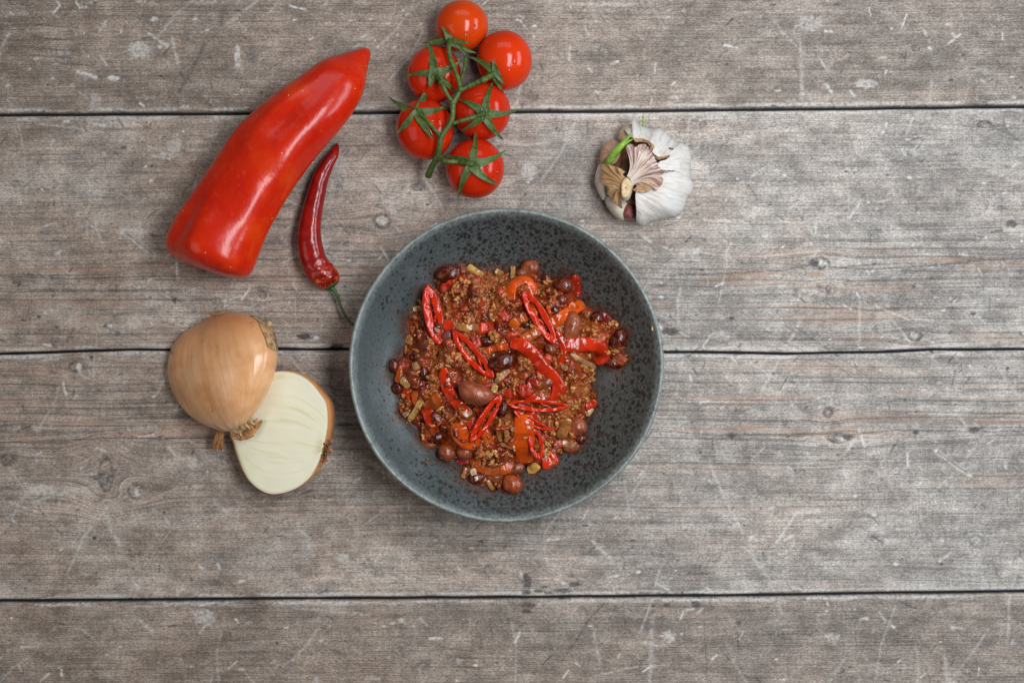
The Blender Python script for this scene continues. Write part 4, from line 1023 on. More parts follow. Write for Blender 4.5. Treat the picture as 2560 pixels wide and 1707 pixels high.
def sauce_mat():
    M = Mat('tomato_sauce', rough=.10, spec=.6)
    p = M.obj(); a = M.noise(p, 2.6, 4, .6); b = M.noise(p, 7, 4, .65)
    c = M.ramp(a, [(.3, (.025, .004, .002)), (.43, (.12, .014, .003)), (.56, (.23, .030, .004)), (.75, (.32, .065, .008))])
    c = M.mix(M.rng(b, .54, .68, 0, .55), c, (.36, .12, .035)); c = M.mix(M.rng(M.noise(p, 4.2, 3, .6), .60, .66, 0, .6), c, (.40, .022, .010))
    mm = M.attr('mincemask', 'Fac')
    tan = M.ramp(M.noise(p, 9, 3, .6), [(.32, (.13, .026, .005)), (.5, (.27, .065, .010)), (.7, (.42, .15, .03))])
    c = M.mix(M.rng(mm, .15, .75, 0, .85), c, tan)
    M.rough(M.rng(mm, .2, .8, .10, .20))
    M.color(c); M.bump(M.m_('ADD', M.noise(p, 6, 4, .6), M.m_('MULTIPLY', M.noise(p, 18, 2, .6), .35)), .5, 4); return M.m
def build_sauce():
    x0, y0 = PW.min(0) - 6; x1, y1 = PW.max(0) + 6; s = 1.6
    gx = np.arange(x0, x1, s); gy = np.arange(y0, y1, s); X, Y = np.meshgrid(gx, gy, indexing='ij')
    ins = inside(X, Y); D = edged(X, Y).reshape(X.shape)
    Z = stew_z(X, Y, True, np.where(ins, D, 0)); r = np.hypot(X - BC[0], Y - BC[1]); Z = np.where(ins, Z, inner_z(r) - 3)
    def cells(size, seed):
        wx = X + size * .5 * (fbm(X / size, Y / size, seed + 3, 2) - .5) * 2; wy = Y + size * .5 * (fbm(X / size, Y / size, seed + 5, 2) - .5) * 2
        cx = np.floor(wx / size); cy = np.floor(wy / size); best = np.zeros_like(X)
        for i in (-1, 0, 1):
            for j in (-1, 0, 1):
                hx = hashn(cx + i, cy + j, seed); hy = hashn(cx + i, cy + j, seed + 1); hr = hashn(cx + i, cy + j, seed + 2)
                d = np.hypot(wx / size - (cx + i + hx), wy / size - (cy + j + hy)); rr = .38 + .34 * hr
                best = np.maximum(best, rr * np.sqrt(np.clip(1 - (d / rr)**2, 0, 1)))
        return best
    mk = sst(.47, .60, fbm(X / 46, Y / 46, 63, 4)) * sst(2, 12, D) * ins
    b1 = cells(15, 31); b2 = cells(9.5, 47)
    bmp = np.maximum(b1 * 15, b2 * 7 + 2)
    Z = Z + mk * (bmp - 3) + (1 - mk) * ins * cells(30, 91) * 9 * sst(4, 20, D)
    MMk = mk * np.clip(bmp / 6.5, 0, 1)
    F = grid_faces(len(gx), len(gy)); keep = (ins | (D < 3)).ravel()[F].all(1); F = F[keep]
    used = np.unique(F); mp = -np.ones(X.size, int); mp[used] = np.arange(len(used))
    V = np.stack([X, Y, Z], -1).reshape(-1, 3)[used]
    part('stew_sauce', V, mp[F], sauce_mat(), attrs={'mincemask': ('FLOAT', MMk.ravel()[used])}, origin=(BC[0], BC[1], 20), label='thick red brown tomato sauce pooled in the bowl', cat='sauce', kind='stuff')
build_sauce()

def food_mat(name, rough=.3, coat=.6, sc=3.0, dark=.6, light=1.35, bsc=5, bs=.4, sss=0.0, bd=0.06, cr_=.08, sauce=.25):
    """colour comes from the object's own colour, mottled; unit sized meshes"""
    M = Mat(name, rough=rough, coat=0, sss=sss, sscale=.002, spec=.38)
    p = M.n('ShaderNodeTexCoord').outputs['Object']; k = M.objrand()
    off = M.comb(M.m_('MULTIPLY', k, 31), M.m_('MULTIPLY', k, 17), 0.0)
    q = M.n('ShaderNodeVectorMath'); q.operation = 'ADD'; M.l(M.map(p, (1 / (U * 100),) * 3), q.inputs[0]); M.l(off, q.inputs[1]); p = q.outputs[0]
    a = M.noise(p, sc, 4, .6); b = M.noise(p, sc * 3.2, 3, .6); oc = M.objcolor()
    s = M.n('ShaderNodeVectorMath'); s.operation = 'SCALE'; M.l(oc, s.inputs[0]); M.l(M.rng(a, .3, .7, dark, light), s.inputs['Scale'])
    c = M.mix(M.rng(b, .50, .64, 0, sauce), s.outputs[0], (.22, .040, .006)); M.color(c)
    M.bump(M.m_('ADD', M.noise(p, bsc, 3, .6), M.m_('MULTIPLY', b, .3)), bs, 3); return M.m
bean_m = food_mat('bean_skin', .2, .35, 4, .5, 1.2, 9, .5, cr_=.1, sauce=.6)
pep_m = food_mat('cooked_pepper', .15, .4, 3, .62, 1.12, 7, .38, sss=.12, sauce=.22)
ring_m = food_mat('chilli_slice_flesh', .2, .9, 5, .75, 1.3, 6, .35, sss=.1, cr_=.05, sauce=0)
oni_m = food_mat('cooked_onion', .16, .7, 4, .65, 1.1, 6, .3, sss=.25, sauce=.6)
mince_m = food_mat('cooked_mince', .42, .45, 7, .45, 1.35, 12, .7, cr_=.15, sauce=.30)
tom_m = food_mat('cooked_tomato', .2, .85, 5, .55, 1.35, 9, .55, sss=.1, sauce=.3)

def topz(px, py, lift=0.0):
    w = P(px, py, 100); r = math.hypot(w[0] - BC[0], w[1] - BC[1])
    ins = bool(inside(np.array([w[0]]), np.array([w[1]]))[0])
    z = float(stew_z(np.array([w[0]]), np.array([w[1]]), True, None if ins else np.array([0.0]))[0])
    return max(z, float(inner_z(r))) + lift

# ---- beans: kidney mesh sized in px
def bean_mesh(seed, bend=.28):
    S, F = uvsphere(40, 24); V = S.copy()
    V[:, [0, 1, 2]] = S[:, [2, 0, 1]]           # poles on the long axis
    x = V[:, 0]; V[:, 1] = V[:, 1] * (1 - .10 * x * x) + bend * (x * x - .35)
    V[:, 1] += .16 * np.exp(-(x / .3)**2) * np.clip(-V[:, 1], 0, 1) * (1 if bend else 0)
    V *= (1 + .05 * n3(S, 1.6, seed) + .015 * n3(S, 5, seed))[:, None]
    return V, F
beans_geo = [bean_mesh(k, b) for k, b in enumerate((.28, .16, .0))]
DK = (.050, .005, .003); DM = (.085, .011, .006); LT = (.24, .060, .022); PK = (.24, .058, .025); RB = (.30, .055, .014); MB = (.17, .038, .014)
G_B = 'beans in the stew'
def bean(x, y, L, W, ang, colr, label, kind=0, lift=0, tilt=0.0, hs=.8):
    px, py = ck(x, y); L *= .5294 / 2; W *= .5294 / 2
    z = topz(px, py) + W * .18 + lift * .6; c = P(px, py, z)
    V, F = beans_geo[kind]; M_ = Matrix.Rotation(math.radians(ang), 3, 'Z') @ Matrix.Rotation(math.radians(tilt), 3, 'Y')
    Vv = (V * np.array((L, W, W * hs))) @ np.array(M_).T * .98 + c
    o = part('kidney_bean', Vv, F, bean_m, origin=c, label=label, cat='bean', group=G_B); o.color = (*colr, 1)
beans = [
 (495, 350, 128, 92, 14, DK, 'dark maroon kidney bean at the far left edge of the stew', 1, 6, 0),
 (880, 318, 88, 76, 20, LT, 'smooth light brown bean at the far edge of the stew beside a pale onion strip', 1, 8, 0),
 (838, 345, 50, 44, 0, MB, 'small brown bean end tucked behind the arched orange pepper strip', 2, 0, 0),
 (1040, 405, 88, 82, 0, DM, 'round maroon bean beside the upright dark red pepper tip', 2, 6, 0),
 (1075, 600, 150, 88, 76, LT, 'pinkish brown bean standing under the orange pepper strip, upper right', 0, 6, 0),
 (1298, 655, 105, 76, 62, DK, 'dark kidney bean at the far right lobe of the stew', 1, 10, 0),
 (665, 668, 135, 58, 6, DK, 'slender dark kidney bean above the dark bean in the middle', 0, 8, 0),
 (745, 766, 132, 88, 22, DK, 'plump dark kidney bean in the middle of the stew', 1, 8, 0),
 (620, 912, 172, 112, -20, PK, 'biggest pinkish bean, shiny, left of the crossed chilli slices', 0, 12, 0),
 (1102, 1072, 92, 92, 40, PK, 'pinkish bean under the tan onion petal at lower right', 1, 6, 0),
 (1118, 1128, 60, 50, 20, DK, 'small dark bean beneath a pinkish bean at lower right', 2, 0, 0),
 (1075, 1168, 82, 54, 10, LT, 'light bean peeping below the translucent onion strip', 2, -2, 0),
 (485, 1192, 86, 80, -30, MB, 'brown bean at the lower left rim of the stew', 1, 6, 0),
 (572, 1188, 84, 80, 0, PK, 'pale pink bean below the wide red pepper piece', 2, 8, 0),
 (712, 1306, 84, 70, -10, PK, 'pinkish bean in the bottom cluster, left of the reddish round one', 2, 8, 0),
 (795, 1342, 98, 88, -30, RB, 'reddish brown round bean at the very bottom of the stew', 1, 10, 0),
 (625, 1312, 80, 66, 10, DK, 'dark bean under the white onion piece at the bottom', 2, 2, 0),
 (808, 1268, 92, 60, 15, MB, 'brown bean between the bottom bean cluster and the orange strip', 1, 0, 0),
 (238, 782, 46, 70, 0, DM, 'dark bean on the far left edge of the stew', 2, 2, 0),
 (335, 738, 54, 46, 20, DK, 'small dark bean near the left edge above the square onion piece', 2, 2, 0),
 (378, 815, 50, 84, 0, DK, 'dark bean right of the square onion piece at left', 2, 0, 0),
 (432, 1122, 92, 60, 12, DK, 'dark bean above the brown bean at lower left', 1, 2, 0),
 (1195, 558, 70, 66, 30, DK, 'dark bean near the curled red skin in the right lobe', 2, 0, 0),
 (1272, 768, 96, 60, -20, DK, 'dark sauce covered bean at the bottom of the right lobe', 1, 0, 0),
 (958, 372, 60, 44, -40, DM, 'half hidden maroon bean right of the arched pepper strip', 2, 2, 0),
 (1028, 472, 56, 50, 0, DM, 'small maroon bean below the round maroon bean', 2, 0, 0),
 (995, 520, 56, 42, -50, DK, 'dark bean end left of the orange pepper strip end', 2, 0, 0),
 (252, 888, 64, 56, 0, DK, 'dark bean at the left rim below the tan onion pieces', 2, 0, 0),
 (408, 1158, 56, 40, 0, LT, 'light bean end at the lower left edge of the stew', 2, -2, 0),
 (752, 985, 50, 90, -10, DK, 'dark bean between two chilli slices near the centre bottom', 1, 2, 0),
 (490, 640, 64, 50, 20, (.13, .035, .035), 'purplish bean between two chilli slices at left', 2, 2, 0),
 (955, 862, 80, 56, 30, MB, 'brown bean inside the curve of the long pepper strip', 1, -1, 0),
 (665, 1115, 60, 42, 20, DM, 'maroon bean under the lower chilli slice', 2, -2, 0),
 (860, 590, 60, 34, 20, DK, 'narrow dark bean left of the upper chilli slice', 1, 2, 0),
 (975, 705, 64, 50, -40, MB, 'brown bean below the tip of the upper chilli slice', 1, 0, 0),
]
for b in beans: bean(*b[:7], kind=b[7], lift=b[8], tilt=b[9])

# ---- strips (pepper, onion): swept rounded slabs
def strip_geo(pts, w, th, seed=1, lift=0.0, arch=0.0, taper=(.75, .8), roll=0.0, nz=1.0, lifts=None):
    pts = [ck(*q) for q in pts]; L = sum(np.linalg.norm(np.subtract(a, b)) for a, b in zip(pts[:-1], pts[1:])); n = max(16, int(L / 2.6))
    if len(pts) == 2: pts = [pts[0], (pts[0] + pts[1]) / 2, pts[1]]
    q = cr(pts, n); tt = np.linspace(0, 1, n)
    zz = np.array([topz(*a) for a in q]); kz = max(3, n // 4) | 1
    zp = np.pad(zz, kz // 2, mode='edge'); zz = np.convolve(zp, np.ones(kz) / kz, 'valid')
    zz = zz + lift * .8 + arch * np.sin(PI * tt)
    if lifts is not None: zz = zz + np.interp(tt, np.linspace(0, 1, len(lifts)), lifts)
    path = np.array([P(a[0], a[1], z) for a, z in zip(q, zz)])
    T = np.gradient(path, axis=0); T /= np.linalg.norm(T, axis=1)[:, None]
    w = w * .5294 / 2; V = []; nc = 24; th = th * .82
    rs = roll if isinstance(roll, (list, tuple)) else [roll, roll]; rol = np.interp(tt, np.linspace(0, 1, len(rs)), rs)
    for i in range(n):
        t = tt[i]; s = np.cross(T[i], (0, 0, 1)); s /= np.linalg.norm(s); b = np.cross(s, T[i])
        a_ = math.radians(rol[i]); s2 = s * math.cos(a_) + b * math.sin(a_); b2 = -s * math.sin(a_) + b * math.cos(a_)
        wt = w * np.interp(t, [0, .12, .88, 1], [taper[0], 1, 1, taper[1]]) * (1 + .10 * mn.noise(Vector((t * 5, seed, 0))))
        endf = min(1, (min(t, 1 - t) * n / 1.6 + .8)) 
        for k in range(nc):
            an = 2 * PI * k / nc; ca, sa = math.cos(an), math.sin(an)
            ex = math.copysign(abs(ca)**.38, ca); ez = math.copysign(abs(sa)**.5, sa)
            cup = -.16 * w * (ex * ex) - .05 * th
            jit = nz * (1.9 * mn.noise(Vector((t * L / 9, 2 * ca, 2 * sa + seed))) + .6 * mn.noise(Vector((t * L / 3.5, 4 * ca, 4 * sa + seed))))
            V.append(path[i] + s2 * (ex * wt * endf) + b2 * (ez * th / 2 * endf + cup + jit * .8))
    V = np.array(V); F = grid_faces(n, nc, wrap_v=True)
    # caps
    V = np.vstack([V, path[:1], path[-1:]]); m = len(V)
    caps = [(m - 2, (k + 1) % nc, k, k) for k in range(nc)]; base = (n - 1) * nc; caps += [(m - 1, base + k, base + (k + 1) % nc, base + k) for k in range(nc)]
    tri = [(a, b, c) for a, b, c, _ in caps]
    return V, [tuple(f) for f in F.tolist()] + [(a, b, c) for a, b, c in [(t[0], t[1], t[2]) if t[0] == m - 2 else (t[0], t[2] if 0 else t[1], t[2]) for t in tri]]
OR = (.52, .062, .002); RD = (.44, .020, .002); OB = (.34, .058, .004); DR = (.26, .012, .004); BR = (.30, .07, .02)
def pstrip(pts, w, th, colr, label, **kw):
    w *= 1.2
    V, F = strip_geo(pts, w, th, seed=len(label) * 1.37 + pts[0][0], **kw)
    o = part('pepper_strip', V, F, pep_m, label=label, cat='pepper strip', group='pepper strips in the stew'); o.color = (*colr, 1)
pstrip([(790, 672), (850, 690), (900, 738), (940, 790), (985, 835), (1012, 880), (1008, 925), (975, 955)], 52, 13, RD, 'long shiny red pepper strip curling through the middle', lift=9, lifts=[4, 8, 10, 9, 6, 3, 0, -2], roll=[10, -10, -25, -10, 20], taper=(.9, .7))
pstrip([(752, 918), (800, 912), (850, 905), (885, 925), (960, 948)], 48, 9, RD, 'flat red pepper strip under the end of the long curling one', lift=5, taper=(.3, .7))
pstrip([(790, 472), (788, 430), (815, 388), (850, 378), (880, 400), (898, 450)], 44, 12, OR, 'arched orange red pepper strip behind the upper chilli slice', lift=7, arch=6, roll=[20, 35, 20])
pstrip([(958, 592), (1010, 562), (1060, 532), (1128, 488)], 46, 12, OR, 'straight orange pepper strip with a square cut end at upper right', lift=14, taper=(.8, .95))
pstrip([(1060, 500), (1085, 512), (1100, 525)], 40, 8, OR, 'small orange pepper flap on the straight orange strip', lift=18, taper=(.6, .8))
pstrip([(835, 668), (880, 640), (925, 612)], 40, 11, OB, 'dull orange strip continuing below the upper chilli slice', lift=7)
pstrip([(1042, 690), (1100, 682), (1160, 682), (1205, 695), (1222, 735), (1185, 755)], 56, 12, RD, 'folded red pepper strip with rounded end at the right', lift=9, lifts=[0, 2, 4, 5, 3, -2], roll=[0, -10, -30])
pstrip([(1002, 622), (1028, 665), (1038, 715), (1022, 772)], 28, 10, RD, 'narrow red strip hanging between the chilli slice and the folded strip', lift=8)
pstrip([(474, 790), (478, 850), (492, 900), (530, 950), (580, 1015)], 46, 11, RD, 'red pepper strip running down left of the biggest bean', lift=7, taper=(.5, .8))
pstrip([(545, 1050), (552, 1090), (575, 1125), (630, 1132), (690, 1100)], 78, 10, OR, 'wide red orange pepper piece under the lower left chilli slice', lift=8, roll=[10, 0, -15])
pstrip([(855, 1010), (848, 1080), (852, 1160), (862, 1238)], 80, 12, OR, 'broad grainy orange pepper strip at the bottom right of the stew', lift=13, taper=(.75, .75))
pstrip([(1086, 352), (1100, 400), (1102, 455)], 32, 9, DR, 'upright dark red pepper tip at the top right edge', lift=10, taper=(.15, .9))
pstrip([(472, 440), (482, 405), (520, 378), (572, 378)], 38, 10, RD, 'curved red pepper strip below the dark bean at upper left', lift=8)
pstrip([(375, 962), (415, 955), (462, 935)], 62, 10, OB, 'rounded orange pepper piece at the left beside a cream onion strip', lift=8, taper=(.6, .5))
pstrip([(342, 900), (345, 935), (352, 965)], 42, 8, OB, 'orange pepper scrap left of the rounded orange piece', lift=6)
pstrip([(395, 985), (410, 1030), (428, 1082)], 52, 9, RD, 'triangular red pepper piece at the lower left', lift=7, taper=(1.1, .3))
pstrip([(600, 1225), (660, 1262), (730, 1270), (795, 1242)], 56, 10, OB, 'brownish orange strip along the bottom above the bean cluster', lift=6, taper=(.5, .5))
pstrip([(935, 1232), (965, 1228), (1000, 1205)], 62, 10, RD, 'short red pepper piece at the lower right rim', lift=5)
pstrip([(668, 722), (705, 700), (790, 690)], 28, 10, OR, 'thin orange strip leading into the long curling one', lift=9)
pstrip([(532, 1234), (570, 1232), (612, 1226)], 26, 8, (.36, .01, .02), 'small crimson pepper tip at the bottom left', lift=6, taper=(.15, .9))
pstrip([(1142, 975), (1168, 965), (1190, 948)], 32, 8, RD, 'small red pepper end at the right rim below the middle', lift=7)
pstrip([(470, 590), (495, 592), (525, 598)], 42, 10, RD, 'short glossy red pepper piece right of the upright chilli slice', lift=7)
pstrip([(630, 605), (670, 605), (712, 598)], 44, 10, RD, 'red pepper piece at the right end of the tan onion strip', lift=6)
pstrip([(792, 605), (815, 572), (865, 545)], 40, 9, OB, 'orange pepper piece left of the upper chilli slice', lift=5)
pstrip([(925, 528), (950, 528), (975, 520)], 30, 8, OR, 'tiny orange pepper piece right of the upper chilli slice', lift=7)
pstrip([(888, 480), (890, 510), (902, 545)], 30, 8, OR, 'orange pepper sliver seen through the upper chilli slice', lift=4)
pstrip([(262, 780), (262, 820), (250, 860)], 26, 8, OB, 'thin orange sliver at the far left edge', lift=7)
pstrip([(285, 880), (300, 915), (322, 952)], 24, 8, RD, 'narrow red sliver at the left below the tan onion', lift=6, taper=(.4, .5))
pstrip([(655, 842), (685, 868), (700, 880)], 46, 8, OB, 'orange wedge below the tip of the middle chilli slice', lift=4, taper=(.9, .3))
pstrip([(870, 885), (900, 875), (915, 905)], 50, 8, DR, 'dark red pepper piece inside the curl of the long strip', lift=3)
pstrip([(610, 985), (630, 990), (640, 1020)], 16, 7, OR, 'tiny orange loop beside the white onion cube', lift=7)
pstrip([(1178, 545), (1230, 548), (1275, 590)], 28, 8, (.15, .012, .014), 'curled dark red skin in the right lobe', lift=9)
pstrip([(590, 1040), (600, 1060), (612, 1085)], 30, 7, RD, 'little red strip end touching the lower left chilli slice', lift=10)
pstrip([(870, 990), (885, 1015), (892, 1045)], 40, 7, RD, 'short red strip just above the broad grainy one', lift=14)

OY = (.44, .27, .08); OT = (.33, .14, .040); OW = (.36, .20, .095); OC = (.38, .22, .075)
def ostrip(pts, w, th, colr, label, **kw):
    V, F = strip_geo(pts, w, th, seed=len(label) * 2.1 + pts[0][1], **kw)
    o = part('onion_piece', V, F, oni_m, label=label, cat='onion piece', group='onion pieces in the stew'); o.color = (*colr, 1)
ostrip([(585, 312), (615, 335), (655, 362)], 36, 8, OY, 'pale yellow onion strip sticking up at the far edge', lift=11)
ostrip([(798, 310), (798, 340), (796, 372)], 24, 7, OC, 'upright pale onion strip beside the light bean at the far edge', lift=10)
ostrip([(326, 518), (345, 512), (364, 508)], 24, 7, OY, 'small cream onion bit at the left edge by the upright chilli', lift=8)
ostrip([(350, 470), (358, 482), (366, 495)], 16, 6, OY, 'tiny onion bit at the left of the upright chilli slice', lift=8)
ostrip([(325, 790), (340, 785), (356, 778)], 40, 7, OW, 'square translucent onion piece at the left', lift=9)
ostrip([(308, 1040), (335, 1000), (366, 942)], 28, 8, OY, 'cream onion strip slanting at the lower left', lift=11)
ostrip([(282, 1000), (300, 1018)], 30, 7, OW, 'small pale onion piece at the lower left edge', lift=7)
ostrip([(565, 1015), (580, 1005), (598, 990)], 40, 10, (.46, .29, .18), 'white onion cube below the biggest bean', lift=10)
ostrip([(1072, 728), (1110, 750), (1150, 772), (1188, 792)], 22, 7, OW, 'glassy onion strip below the folded red pepper', lift=8)
ostrip([(1056, 1028), (1042, 1075), (1018, 1130)], 48, 9, OT, 'tan onion petal at the lower right', lift=10, taper=(.7, .3))
ostrip([(988, 1158), (1030, 1148), (1090, 1160)], 36, 8, OW, 'translucent onion strip lying over the light bean', lift=9, taper=(.9, .4))
ostrip([(868, 1280), (890, 1270), (915, 1245)], 46, 9, (.50, .28, .07), 'golden onion piece at the bottom edge by the broad strip', lift=6)
ostrip([(606, 1268), (614, 1295), (626, 1325)], 30, 9, (.52, .38, .26), 'white onion piece on the dark bean at the bottom', lift=18)
ostrip([(676, 1322), (690, 1345), (706, 1368)], 22, 8, OT, 'small tan onion strip at the bottom left of the round bean', lift=9)
ostrip([(718, 862), (745, 830), (778, 800)], 28, 7, OW, 'glassy onion strip below the plump dark bean', lift=6)
ostrip([(716, 862), (712, 885), (704, 908)], 28, 9, OY, 'yellow onion bit right of the biggest bean', lift=9)
ostrip([(730, 1085), (735, 1110), (745, 1140)], 28, 8, OT, 'tan onion petal left of the broad orange strip', lift=8)
ostrip([(765, 1088), (770, 1110), (768, 1142)], 24, 8, OT, 'narrow tan onion petal beside its twin left of the broad strip', lift=8)
ostrip([(520, 590), (565, 602), (640, 600)], 34, 9, OT, 'tan onion strip between red pepper ends near the upper left', lift=9)
ostrip([(295, 650), (308, 658), (322, 662)], 44, 7, OT, 'brown square onion piece at the left edge', lift=6)
ostrip([(715, 332), (732, 342), (748, 352)], 26, 7, OC, 'small pale onion bit at the far edge in the middle', lift=8)
ostrip([(270, 845), (290, 860), (312, 880)], 40, 8, OC, 'tan onion piece at the left above the dark bean', lift=8)
ostrip([(1148, 1018), (1160, 1000), (1172, 982)], 24, 7, OW, 'glassy onion end at the right rim', lift=8)
ostrip([(940, 1212), (955, 1200), (968, 1185)], 28, 7, OT, 'small tan onion bit right of the broad strip', lift=8)
ostrip([(488, 745), (500, 752), (515, 760)], 34, 7, (.42, .27, .19), 'milky onion bit between mince crumbs left of centre', lift=6)
ostrip([(578, 1262), (570, 1285), (560, 1312)], 22, 8, OT, 'thin tan onion strip at the bottom left edge', lift=8)
ostrip([(1022, 762), (1035, 785), (1055, 800)], 24, 7, OW, 'shiny onion sliver under the narrow red strip', lift=6)
ostrip([(560, 655), (560, 672), (556, 690)], 24, 6, OT, 'onion bit framed by the middle chilli slice', lift=5)
ostrip([(400, 455), (404, 468), (408, 482)], 18, 6, OW, 'onion bit framed by the upright chilli slice', lift=5)
ostrip([(590, 355), (600, 380), (630, 400)], 40, 8, (.36, .14, .05), 'sauce stained onion piece below the pale strip', lift=4)
ostrip([(740, 1150), (790, 1165), (830, 1190)], 20, 7, OT, 'sauce glazed onion strip near the bottom left of the broad strip', lift=5)

# ---- chilli slices: pointed rings
def chilli_ring(p0, p1, w, label, lift=14, wall=.36, seed=1, tilt=0, bend=0.0, bridge=True, dz=0):
    a = ck(*p0); b = ck(*p1); c = (a + b) / 2; L = np.linalg.norm(b - a) / 2; u = (b - a) / (2 * L); s = np.array((-u[1], u[0])); w = w * .5294 / 2
    n = 96; nc = 20; V = []; z0 = max(topz(*(c + u * L * k)) for k in (-.5, -.2, 0, .2, .5)) * .5 + np.mean([topz(*(c + u * L * k)) for k in (-.8, -.4, 0, .4, .8)]) * .5 + lift * .65
    for i in range(n):
        t = 2 * PI * i / n; ct, st = math.cos(t), math.sin(t)
        ex = math.copysign(abs(ct)**.92, ct); ey = math.copysign(abs(st)**1.25, st)
        wl = w * min(.84, wall * 1.95) * (1 + .38 * mn.noise(Vector((ct * 2.6, st * 2.6, seed * 3.7)))) * (1 + .35 * abs(ct)**6)
        hx = L * ex; hy = w * ey
        rx = ex * (L - wl * 1.3); ry = ey * (w - wl)      # inner
        for k in range(nc):
            an = 2 * PI * k / nc; sq = lambda v, e: math.copysign(abs(v)**e, v)
            f = .5 - .5 * sq(math.cos(an), .8); h = sq(math.sin(an), .45)
            f = f if f > 0 else 0
            x = hx + (rx - hx) * f; y = hy + (ry - hy) * f + bend * L * (1 - (x / L)**2)
            q = c + u * x + s * y
            z = z0 + h * 6.0 * (1 - .35 * f) + tilt * y / w + dz * x / L + 1.0 * mn.noise(Vector((ct * 5, st * 5 + an, seed))) + 3.0 * mn.noise(Vector((x / 22, y / 22, seed)))
            V.append(P(q[0], q[1], z))
    fa = np.tile([.5 - .5 * math.copysign(abs(math.cos(2 * PI * k / nc))**.8, math.cos(2 * PI * k / nc)) for k in range(nc)], n)
    V = np.array(V); F = grid_faces(n, nc, wrap_u=True, wrap_v=True); geo = [(V, F)]; nb = 0
    if bridge:
        r_ = random.Random(seed)
        for e in (r_.uniform(-.1, .15), r_.uniform(.35, .55)):
            sg = r_.choice((-1, 1)); m = c + u * L * e + s * (w * (.62 * sg) + bend * L)
            pth = cr([P(*(m), z0 + 1), P(*(m + u * L * .12 - s * w * .42 * sg), z0), P(*(m + u * L * .30 - s * w * .62 * sg), z0 - 1)], 10)
            g = tube(pth, np.linspace(w * .20, w * .10, 10), 8); geo.append(g); nb += len(g[0])
    V, F = join(*geo); fa = np.r_[fa, np.ones(nb)]
    part('chilli_slice', V, F, slice_m, label=label, cat='chilli slice', group='sliced red chilli on the stew', attrs={'inw': ('FLOAT', fa)})
S_ = Mat('chilli_slice', rough=.16, coat=0, sss=0, spec=.26, sscale=.002); p_ = S_.obj(); iw = S_.attr('inw', 'Fac')
cS = S_.mix(S_.rng(S_.m_('ADD', iw, S_.m_('MULTIPLY', S_.m_('SUBTRACT', S_.noise(p_, 6, 2), .5), .16)), .02, .22), (.20, .002, .002), (.43, .017, .002)); cS = S_.mix(S_.rng(S_.noise(p_, 11, 3), .56, .7, 0, .35), cS, (.66, .10, .02))
S_.color(cS); S_.bump(S_.noise(p_, 9, 3, .6), .4, 2.6); slice_m = S_.m
chilli_ring((392, 398), (452, 688), 92, 'upright red chilli slice at the left edge of the stew', 12, .44, 1, tilt=3)
chilli_ring((512, 612), (710, 842), 79, 'red chilli slice slanting down to the plump dark bean', 14, .36, 2, tilt=-3, bend=.05)
chilli_ring((842, 425), (998, 684), 81, 'red chilli slice with pale crimson skin over the orange strips, upper right', 18, .36, 3, bend=-.03)
chilli_ring((746, 916), (596, 1146), 67, 'red chilli slice slanting over the wide pepper piece, lower left', 18, .38, 4, tilt=4)
chilli_ring((768, 962), (1064, 972), 60, 'red chilli slice lying level below the long pepper strip', 17, .34, 5, bend=.03)
chilli_ring((798, 992), (972, 1082), 40, 'narrow curved chilli slice on top of the broad orange strip', 18, .42, 6, bend=.09, bridge=False)
chilli_ring((884, 1072), (922, 1228), 74, 'looped chilli slice hanging over the right side of the broad strip', 17, .30, 7, bend=-.06, bridge=False)

# ---- tomato chunks and mince
Rm = random.Random(77)
def blob_mesh(name, seed, rough_, sub_, lumps=1):
    import bmesh
    bm = bmesh.new(); rr = random.Random(seed)
    for q in range(lumps):
        k0 = len(bm.verts); bmesh.ops.create_icosphere(bm, subdivisions=sub_, radius=1); bm.verts.ensure_lookup_table()
        c = Vector((0, 0, 0)) if lumps == 1 else Vector((rr.uniform(-.62, .62), rr.uniform(-.5, .5), rr.uniform(-.3, .4)))
        sc = 1 if lumps == 1 else rr.uniform(.32, .58)
        for v in list(bm.verts)[k0:]:
            d = v.co.copy(); k = 1 + rough_ * mn.noise(d * 1.6 + Vector((seed * 9.1 + q * 3, 0, 0))) + rough_ * .7 * mn.noise(d * 3.4 + Vector((q, seed * 5.3, 0)))
            v.co = d * k * sc + c
    me = bpy.data.meshes.new(name); bm.to_mesh(me); bm.free(); me.shade_smooth(); return me
def rand_in(margin):
    while True:
        x = Rm.uniform(PW[:, 0].min(), PW[:, 0].max()); y = Rm.uniform(PW[:, 1].min(), PW[:, 1].max())
        if not inside(np.array([x]), np.array([y]))[0]: continue
        d = edged(np.array([x]), np.array([y]))[0]
        if d > margin: return x, y, d
def place(me, name, x, y, z, s, colr, label, cat, group):
    o = bpy.data.objects.new(name, me); col.objects.link(o)
    o.location = (x * U, y * U, z * U); o.scale = [v * U for v in s]
    o.rotation_euler = (Rm.uniform(-.5, .5), Rm.uniform(-.5, .5), Rm.uniform(0, 2 * PI))
    o.color = (*colr, 1); return tagit(o, label, cat, group)
